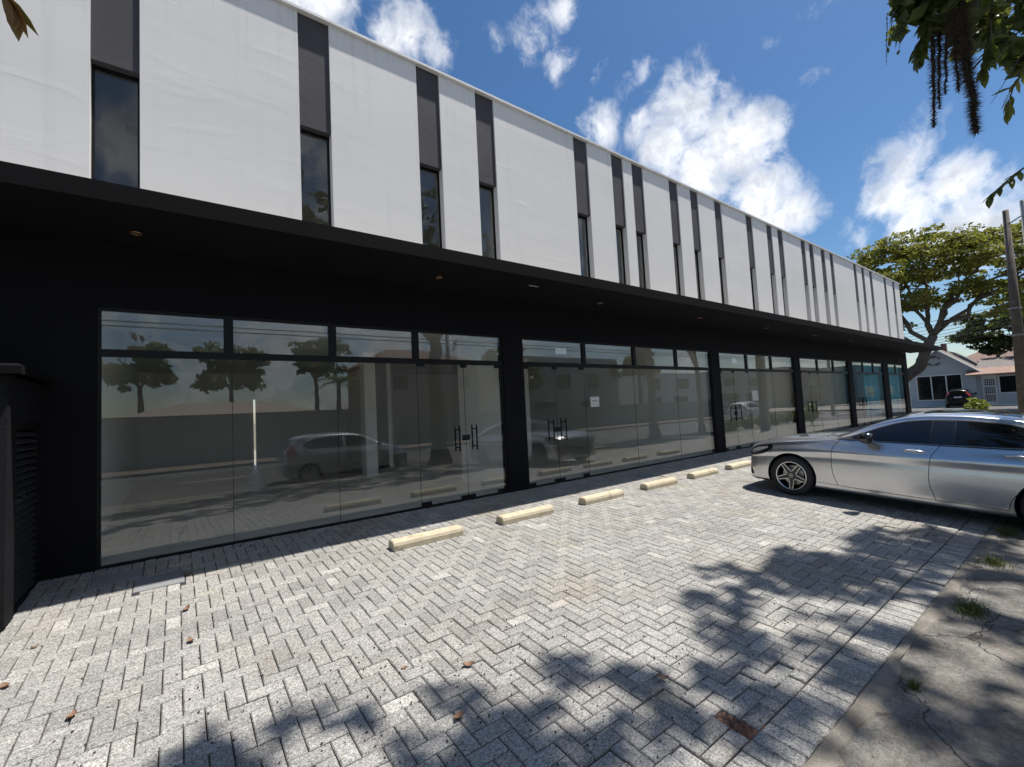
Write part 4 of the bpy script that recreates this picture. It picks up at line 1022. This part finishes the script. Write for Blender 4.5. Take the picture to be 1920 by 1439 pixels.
# street trees further along
for (x, y, sd_, lab) in ((19.4, -7.45, 41, 'street tree with flared trunk mirrored in the second shop window'), (23.9, -7.5, 42, 'slim street tree mirrored at the right edge of the second shop window')):
    rr = random.Random(sd_); cl = [((x + rr.uniform(-2.4, 2.4), y + rr.uniform(-2.2, 1.2), rr.uniform(5.8, 8.4)), (1.0, 1.0, .55), 320) for _ in range(16)]
    cl = [c for c in cl if inframe(c[0]) is None or inframe(c[0])[0] > 2050]
    tree('street_tree', lab, [(x, y, -.45), (x + .05, y, 1.5), (x + .1, y - .05, 3.2), (x, y - .1, 4.2)], [.26 if sd_ == 41 else .17, .2 if sd_ == 41 else .14, .18 if sd_ == 41 else .12, .14 if sd_ == 41 else .1],
         [(3, (x - 1.6, y - .8, 6.8), .11), (3, (x + 1.5, y - 1.0, 6.9), .11), (2, (x + .6, y - 1.9, 6.2), .09)], cl, 'leaf_dark', .17, sd_, 'bark_pale')
# planting strip by the street
for i in range(16):
    x = 24.5 + i * .85; y = -6.55 + rg.uniform(-.2, .2); z0 = zg(x, y)
    pts = blob((0, 0, .38), (.48, .36, .36), 170, rg, .3)
    t = thing('shrub', 'low leafy shrub in the planting strip by the street, mirrored in the fourth shop window', 'shrub', (x, y, z0), 0, 'shrubs in the planting strip')
    link('foliage', leaf_mesh(pts, .12, rg, 'foliage', 'leaf_lime' if i % 4 == 0 else 'leaf_mid', .5), t)
    mb = MB()
    for q in range(4): limb(mb, (0, 0, 0), (rg.uniform(-.25, .25), rg.uniform(-.2, .2), .5), .012, .005, rg, 3, .04)
    mb.build('stem', 'bark', t)
pts = blob((0, 0, .72), (.42, .42, .45), 260, rg, .3)
t = thing('lime_shrub', 'yellow green shrub showing above the roof of the silver sedan', 'shrub', (27.0, -3.05, zg(27, -3.05))); link('foliage', leaf_mesh(pts, .13, rg, 'foliage', 'leaf_lime', .5), t)
mb = MB()
for q in range(6): limb(mb, (0, 0, 0), (rg.uniform(-.3, .3), rg.uniform(-.3, .3), .8), .015, .006, rg, 3, .04)
mb.build('stem', 'bark', t)
# grass tufts along the broken edging
def tuft(x, y, n, h, sp, lab):
    t = []; mb = MB()
    for _ in range(n):
        a = rg.uniform(0, 6.28); r = abs(rg.gauss(0, sp)); bx, by = r * math.cos(a), r * math.sin(a) * .6
        le = Vector((rg.gauss(0, .5), rg.gauss(0, .5), 1)).normalized() * h * rg.uniform(.4, 1.2); s = Vector((rg.gauss(0, 1), rg.gauss(0, 1), 0)).normalized() * .0032
        b = Vector((bx, by, -.005)); mid = b + le * .55; tip = b + le + Vector((le.x, le.y, -abs(le.z) * .25)) * .6
        o = len(mb.v); mb.v += [tuple(b - s), tuple(b + s), tuple(mid + s * .8), tuple(mid - s * .8), tuple(tip)]; mb.f += [(o, o + 1, o + 2, o + 3), (o + 3, o + 2, o + 4)]
    o = mb.build('grass_tuft', 'grass_blade'); o.location = (x, y, zg(x, y)); tag(o, lab, 'grass')
tuft(5.08, -5.66, 380, .10, .085, 'round tuft of green grass growing at the edge of the cracked concrete')
tuft(6.6, -5.62, 330, .08, .10, 'sparse spreading grass along the edging nearer the silver sedan')
tuft(8.0, -5.58, 300, .11, .12, 'grass clump growing at the corner beside the silver sedan')
tuft(3.55, -5.62, 120, .06, .035, 'thin grass sprouts in the crack of the concrete edging')

# ------------------------------------------------------------------ litter
lm = []
for k in range(3):
    b = MB(); prof = [(-.5, .02), (-.3, .24), (0, .32), (.28, .2), (.5, .01)]
    for a, w in prof:
        for q in (-1, 0, 1): b.v.append((a * .085, q * w * .085, (.012 * abs(q) + .014 * a * a * 4 * (k + 1) / 2 + .004)))
    for j in range(4):
        for q in (0, 1): b.f.append((j * 3 + q, (j + 1) * 3 + q, (j + 1) * 3 + q + 1, j * 3 + q + 1))
    lm.append(b.mesh('fallen_leaf', 'dry_leaf', True))
for (x, y) in [(-.837, -1.635), (.059, -1.649), (.072, -2.266), (-.872, -2.159), (1.19, -3.54), (1.54, -3.78), (2.43, -4.65), (.072, -.762), (-.487, -2.78), (.60, -.12), (.70, -.2), (5.9, -.6), (1.25, -4.15)]:
    o = link('fallen_leaf', rg.choice(lm)); o.location = (x, y, .06 * y + .002); s = rg.uniform(.5, .95); o.scale = (s, s, s); o.rotation_euler = (SL + rg.gauss(0, .12), rg.gauss(0, .12), rg.uniform(0, 6.28))
    tag(o, 'dry brown fallen leaf lying on the grey pavers', 'leaf', 'fallen leaves on the paving')
mb = MB()
for _ in range(420):
    c = rg.choice(((1.6, -4.2, 1.0), (2.2, -4.5, 1.2), (.3, -3.2, 1.3), (3.5, -4.6, 1.6), (1.2, -3.6, .8)))
    x, y = rg.gauss(c[0], c[2] * .6), rg.gauss(c[1], c[2] * .42)
    if y < -5.4 or y > -.2: continue
    r = rg.uniform(.004, .0085); z = .06 * y + r * .5
    mb.add([(x + r, y, z), (x, y + r, z), (x - r, y, z), (x, y - r, z), (x, y, z + r * .9), (x, y, z - r)], [(0, 1, 4), (1, 2, 4), (2, 3, 4), (3, 0, 4), (1, 0, 5), (2, 1, 5), (3, 2, 5), (0, 3, 5)])
gm = MB()
for _ in range(1500):
    x = rg.uniform(1.2, 9.0); y = -5.55 - abs(rg.gauss(0, .22)) * (1 if rg.random() < .8 else 2.6); z = zg(x, y); q = rg.uniform(.003, .010) * (1.6 if rg.random() < .06 else 1)
    a = rg.uniform(0, 3); c_, s_ = math.cos(a) * q, math.sin(a) * q
    gm.add([(x + c_, y + s_, z), (x - s_, y + c_ * .8, z), (x - c_, y - s_, z), (x + s_, y - c_ * .7, z), (x + c_ * .3, y + s_ * .2, z + q * .7)], [(0, 1, 4), (1, 2, 4), (2, 3, 4), (3, 0, 4)])
o = stuff(gm.build('loose_grit', 'edging')); tag(o, 'loose grit and crumbled concrete along the broken edging', 'grit')
o = stuff(mb.build('berry_litter', 'berry')); tag(o, 'small dark berries scattered over the pavers', 'berries')

# ------------------------------------------------------------------ blue house at the end of the side road
H = thing('blue_house', 'pale blue gabled house with white framed windows and red tiled porch roof', 'house', (60, 3, -.4))
def hb(mb): mb.v = [(x - 60, y - 3, z + .4) for x, y, z in mb.v]; return mb
m = MB(); m.add([(60, y, z) for y, z in ((5.75, -.6), (.95, -.6), (.95, 3.12), (3.4, 5.2), (5.75, 3.12))] + [(70, y, z) for y, z in ((5.75, -.6), (.95, -.6), (.95, 3.12), (3.4, 5.2), (5.75, 3.12))],
                 [(0, 4, 3, 2, 1), (5, 6, 7, 8, 9), (0, 1, 6, 5), (1, 2, 7, 6), (4, 0, 5, 9), (2, 3, 8, 7), (3, 4, 9, 8)])
m.box(60.3, 69.9, -4.2, .949, -.6, 3.0)
hb(m).build('wall', 'house_blue', H)
for z in (.25, 2.95): m = MB(); m.box(59.96, 59.999, .96, 5.74, z, z + .06); hb(m).build('moulding', 'house_blue', H)
m = MB()
for sgn, ye in ((1, .55), (-1, 6.15)):
    ze = 5.22 - (abs(ye - 3.4)) * .849
    m.add([(59.6, 3.4, 5.30), (59.6, ye, ze + .02), (70.2, ye, ze + .02), (70.2, 3.4, 5.30), (59.6, 3.4, 5.20), (59.6, ye, ze - .08), (70.2, ye, ze - .08), (70.2, 3.4, 5.20)], [(0, 1, 2, 3), (4, 7, 6, 5), (0, 4, 5, 1), (1, 5, 6, 2), (2, 6, 7, 3), (3, 7, 4, 0)])
simple('grey_roof', (.17, .15, .14), (.12, .11, .10), 3, .85, 0, .4, 14, .03)
rf = hb(m).build('roof', 'grey_roof', H)
m = MB()
for ye in (.53, 6.17):
    ze = 5.20 - abs(ye - 3.4) * .849; a = Vector((59.58, 3.4, 5.22)); b = Vector((59.58, ye, ze))
    m.tube([a, b], .075, 4)
hb(m).build('barge_board', 'house_white', rf)
m = MB(); m.box(63, 63.5, 3.2, 3.6, 5.0, 6.0); hb(m).build('chimney', 'roof_tile', rf)
def hwin(y0, y1, z0, z1, panes, x=60.0):
    f = MB(); t = .09
    f.box(x - .05, x + .02, y0, y1, z1 - t, z1); f.box(x - .05, x + .02, y0, y1, z0, z0 + t)
    for i in range(panes + 1):
        yy = y0 + (y1 - y0 - t) * i / panes; f.box(x - .048, x + .018, yy, yy + t, z0 + t + .0005, z1 - t - .0005)
    w = hb(f).build('window', 'house_white', H)
    for i in range(panes):
        a = y0 + (y1 - y0 - t) * i / panes + t; b = y0 + (y1 - y0 - t) * (i + 1) / panes
        g_ = MB(); g_.box(x - .012, x - .004, a + .001, b - .001, z0 + t + .001, z1 - t - .001); hb(g_).build('pane', 'dark_glass', w)
hwin(1.85, 5.2, .25, 2.75, 3); hwin(-2.6, -.42, .70, 2.35, 1, 60.3)
m = MB(); m.box(60.24, 60.298, -.30, .62, -.4, 2.45); dr = hb(m).build('door', 'house_white', H)
for i in range(3):
    m = MB(); z0 = .0 + i * .72; m.box(60.21, 60.238, -.22, .50, z0 + .0, z0 + .64); pn = hb(m).build('dark_panel', 'dark_glass', dr)
    m = MB()
    for k in range(6): yy = -.20 + k * .128; m.box(60.185, 60.209, yy, yy + .035, z0 + .01, z0 + .63)
    for k in range(4): m.box(60.186, 60.208, -.21, .49, z0 + .02 + k * .19, z0 + .05 + k * .19)
    hb(m).build('lattice', 'house_white', dr)
m = MB(); m.add([(59.0, 1.5, 2.55), (59.0, -4.4, 2.55), (60.31, -4.4, 3.15), (60.31, 1.5, 3.15), (59.0, 1.5, 2.43), (59.0, -4.4, 2.43), (60.31, -4.4, 3.05), (60.31, 1.5, 3.05)], [(0, 3, 2, 1), (4, 5, 6, 7), (0, 1, 5, 4), (1, 2, 6, 5), (2, 3, 7, 6), (3, 0, 4, 7)])
hb(m).build('porch_roof', 'awning_tile', H)
m = MB(); m.add([(60.0, 1.0, 3.0), (60.0, -4.5, 3.0), (64.5, -4.5, 4.2), (64.5, 1.0, 4.2), (69, -4.5, 3.0), (69, 1, 3.0)], [(0, 3, 2, 1), (3, 5, 4, 2), (0, 1, 4, 5)]); hb(m).build('rear_roof', 'grey_roof', H)
m = MB()
for k in range(16):                                         # wreath-like ornament on the gable
    a = R(-20 + k * 24)
    if 150 < (-20 + k * 24) < 210: continue
    c = Vector((59.95, 3.75 + .52 * math.cos(a), 4.15 + .40 * math.sin(a))); s = .07 + .03 * ((k * 7) % 3)
    m.lathe([(.001, -.03), (s, -.02), (s * .8, .0), (.001, .01)], 7, Matrix.Translation(c))
hb(m).build('gable_ornament', 'print_grey', H)
m = MB(); m.box(59.2, 60.0, .6, 5.9, -.45, -.30); m.box(59.2, 60.3, -4.2, .6, -.45, -.28); hb(m).build('plinth', 'house_white', H)
H2 = thing('beige_house', 'beige rendered house with brown roof behind the blue house', 'house', (72, -2, -.4))
m = MB(); m.box(0, 8, -6, 6, -.2, 4.6); m.build('wall', 'beige_wall', H2)
m = MB(); m.add([(-.4, -6.4, 4.6), (-.4, 6.4, 4.6), (8.4, 6.4, 4.6), (8.4, -6.4, 4.6), (4, -3, 6.6), (4, 3, 6.6)], [(0, 4, 5, 1), (1, 5, 2), (2, 5, 4, 3), (3, 4, 0), (0, 1, 2, 3)]); m.build('roof', 'roof_tile', H2)
for y in (-4, -1, 2): m = MB(); m.box(-.03, .02, y, y + 1.3, 1.2, 2.6); m.build('window', 'dark_glass', H2)

# ------------------------------------------------------------------ poles and wires
def pole(name, label, x, y, z0, z1, r0, r1, mat, lean=(0, 0)):
    t = thing(name, label, 'pole', (x, y, z0)); m = MB(); m.tube([(0, 0, 0), (lean[0] * .5, lean[1] * .5, (z1 - z0) / 2), (lean[0], lean[1], z1 - z0)], [r0, (r0 + r1) / 2, r1], 14); m.build('shaft', mat, t, True); return t
PX, PY = 25.0, -4.56
P1 = pole('utility_pole', 'weathered wooden utility pole behind the silver sedan', PX, PY, zg(PX, PY) - .05, 8.0, .20, .085, 'wood_pole', (0, -.08))
m = MB(); m.tube([(-.05, .0, 7.7), (-.1, -.45, 7.95), (-.1, -.62, 7.8)], .02, 6); m.build('bracket', 'black_metal', P1)
m = MB(); m.lathe([(.001, -.08), (.05, -.06), (.035, 0), (.05, .04), (.001, .08)], 10, Matrix.Translation((-.1, -.62, 7.75)) @ Matrix.Rotation(R(90), 4, 'Y')); m.build('insulator', 'insulator', P1, True)
for z in (3.6, 4.6): m = MB(); m.lathe([(.165, -.03), (.175, -.03), (.175, .03), (.165, .03)], 14, Matrix.Translation((0, -.03, z)) @ Matrix.Rotation(R(90), 4, 'Y'), True); m.build('pole_band', 'insulator', P1)
P2 = pole('concrete_pole', 'pale concrete utility pole beside the wooden pole', 26.4, -5.02, zg(26, -4.9) - .05, 8.6, .16, .10, 'concrete_post')
for i, (x, lab) in enumerate(((-14, 'round concrete street pole left of the hatchback'), (13.5, 'round concrete street pole between the street trees'), (47, 'round concrete street pole at the side road'))):
    Pz = pole('street_pole', lab, x, -17.9 if i != 2 else -8.4, STREET, 9.2, .16, .10, 'concrete_post')
    m = MB(); m.box(-.05, .05, -.9, .9, 8.6, 8.72); m.build('cross_arm', 'wood_pole', Pz)
def wire(a, b, sag, r, lab, grp):
    a, b = Vector(a), Vector(b); pts = []
    for i in range(17):
        t = i / 16; p = a.lerp(b, t); p.z -= sag * 4 * t * (1 - t); pts.append(p - a)
    m = MB(); m.tube(pts, r, 5, False); o = m.build('overhead_wire', 'wire_black'); o.location = a; tag(o, lab, 'wire', grp)
for i, z in enumerate((9.0, 8.7, 8.0, 7.2, 6.95, 6.7, 6.3, 6.1)):
    wire((-60, -17.5 - .1 * i, z), (90, -17.5 - .1 * i, z), .3, .016 if i < 5 else .03, 'black overhead wire strung along the far side of the street', 'wires along the street')
for i in range(9):
    za = (6.2, 5.95, 5.7, 5.5, 5.3, 5.15, 5.0, 4.85, 4.7)[i]; zb = (6.0, 5.85, 5.65, 5.45, 5.2, 5.0, 4.8, 4.65, 4.5)[i]
    wire((25.1, -4.6, za * .64 + .55 + .0), (60, 14, za + 2.4), .55 + .05 * i, .011, 'thin pale looking cable sagging from the wooden pole across the side road', 'cables across the side road')

# ------------------------------------------------------------------ across the street (seen mirrored in the glass)
BW = thing('boundary_wall', 'long grey boundary wall across the street mirrored in the first shop window', 'wall', (0, -20, STREET))
m = MB(); m.box(-25, 11.0, -.1, .1, 0, 2.42); m.build('wall_panel', 'grey_wall', BW)
m = MB(); m.box(-25, 11.0, -.14, .14, 2.421, 2.48); m.build('coping', 'kerb_concrete', BW)
BW2 = thing('boundary_wall', 'low teal boundary wall across the street beside the pale houses', 'wall', (11.2, -20, STREET))
m = MB(); m.box(0, 40, -.1, .1, 0, 1.9); m.build('wall_panel', 'teal_wall', BW2)
def villa(name, label, x, y, w, d, h, rh, wall, roofm, wins):
    t = thing(name, label, 'house', (x, y, STREET)); m = MB(); m.box(0, w, -d, 0, 0, h); m.build('wall', wall, t)
    if rh: m = MB(); m.add([(-.5, .5, h), (w + .5, .5, h), (w + .5, -d - .5, h), (-.5, -d - .5, h), (w * .25, -d / 2, h + rh), (w * .75, -d / 2, h + rh)], [(0, 1, 5, 4), (1, 2, 5), (2, 3, 4, 5), (3, 0, 4), (0, 3, 2, 1)]); m.build('roof', roofm, t)
    for (a, b, z0, z1) in wins:
        f = MB(); f.box(a, b, .001, .05, z0, z1); fo = f.build('window', 'house_white', t); g_ = MB(); g_.box(a + .08, b - .08, .051, .06, z0 + .08, z1 - .08); g_.build('pane', 'dark_glass', fo)
villa('tiled_house', 'low tiled roof house behind the grey boundary wall', -2, -24, 9, 8, 2.5, .9, 'beige_wall', 'pale_tile', [(1, 2.4, 1, 2.2), (8, 9.4, 1, 2.2)])
villa('pink_house', 'two storey pink house across the street', 12.5, -27, 9, 8, 6.2, 1.6, 'pink_wall', 'roof_tile', [(1, 2.4, 3.9, 5.2), (4, 5.4, 3.9, 5.2), (7, 8.2, 3.9, 5.2)])
villa('sage_house', 'flat roofed sage house across the street', 24, -25, 14, 9, 6.8, 0, 'sage_wall', 'roof_tile', [(1, 3, 3.6, 5.2), (5, 7, 3.6, 5.2), (9, 11, 3.6, 5.2), (2, 5, .4, 2.6), (8, 11, .4, 2.6)])
villa('white_house', 'white flat roofed house far along the street', 42, -25, 14, 9, 5.4, 0, 'house_white', 'roof_tile', [(1, 3.5, .6, 2.6), (6, 9, .6, 2.6), (1.5, 3.5, 3.4, 4.8), (7, 9.5, 3.4, 4.8)])
villa('block_house', 'tall pale block behind the grey boundary wall', -16, -29, 9, 9, 8.5, 0, 'sage_wall', 'roof_tile', [(1, 2.4, 4, 5.4), (5, 6.4, 4, 5.4)])
villa('grey_shop', 'grey flat roofed shop far along the street', 58, -25, 16, 9, 5.8, 0, 'sage_wall', 'roof_tile', [(1, 6, .5, 2.8), (8, 14, .5, 2.8), (2, 5, 3.6, 4.9), (9, 12, 3.6, 4.9)])
villa('pale_block', 'pale two storey block beyond the grey shop', 77, -24, 20, 9, 6.6, 0, 'beige_wall', 'roof_tile', [(1, 6, .5, 2.8), (8, 14, .5, 2.8), (2, 5, 3.6, 4.9), (9, 12, 3.6, 4.9)])
simple('turquoise_wall', (.10, .25, .29), (.08, .20, .24), .6, .7)
villa('turquoise_shop', 'turquoise painted shop at the far end of the street', 100, -21, 70, 9, 7.0, 0, 'turquoise_wall', 'roof_tile', [(4, 9, 1, 3), (16, 22, 1, 3), (30, 38, 1, 3)])
rr = random.Random(77)
for (x, y, h, lab) in ((-2, -33, 6.0, 'bushy tree behind the tiled house'), (3.2, -32, 5.6, 'round crowned tree right of the tiled house'), (9.5, -34, 7.0, 'tall tree between the tiled and pink houses'), (22.8, -23, 5.0, 'small tree between the pink and sage houses'), (39, -23, 6.0, 'tree beside the white house')):
    cl = [((x + rr.uniform(-1.5, 1.5), y + rr.uniform(-1.5, 1.5), h + rr.uniform(-1.3, 1.0)), (1.1, 1.1, .8), 330) for _ in range(9)]
    tree('garden_tree', lab, [(x, y, STREET), (x + .1, y, h * .4), (x, y, h * .7)], [.22, .18, .13], [(2, (x - 1.2, y, h + .3), .1), (2, (x + 1.2, y + .4, h), .1), (2, (x, y - 1, h + .8), .08)], cl, 'leaf_mid', .26, int(x * 3) + 200)
PT = thing('palm_tree', 'palm tree with arching fronds behind the grey boundary wall', 'tree', (8.6, -24.5, STREET))
m = MB(); m.tube([(0, 0, 0), (.1, 0, 2.2), (.15, 0, 4.4)], [.2, .15, .12], 10); m.build('trunk', 'bark', PT, True)
for k in range(16):
    a = 2 * math.pi * k / 16 + rr.uniform(-.1, .1); el = rr.uniform(.25, 1.1); m = MB(); Ld = 2.0; prev = None; pts = []
    for i in range(13):
        t = i / 12; r = Ld * t * math.cos(el * (1 - .5 * t)); z = 4.4 + Ld * t * math.sin(el) - 1.7 * t * t; pts.append(Vector((.15 + r * math.cos(a), r * math.sin(a), z)))
    m.tube(pts, [.02 * (1 - .8 * i / 12) for i in range(13)], 4)
    sdv = Vector((-math.sin(a), math.cos(a), 0))
    for i in range(2, 13):
        for s in (-1, 1):
            for u in (0, .5):
                p = pts[i - 1].lerp(pts[i], u); q = p + sdv * s * .42 * math.sin(math.pi * min(1, .15 + i / 13)) + Vector((0, 0, -.16)) + (pts[i] - pts[i - 1]) * 1.2
                o = len(m.v); w = (pts[i] - pts[i - 1]).normalized() * .025; m.v += [tuple(p - w), tuple(p + w), tuple(q)]; m.f.append((o, o + 1, o + 2))
    m.build('frond', 'leaf_mid', PT)
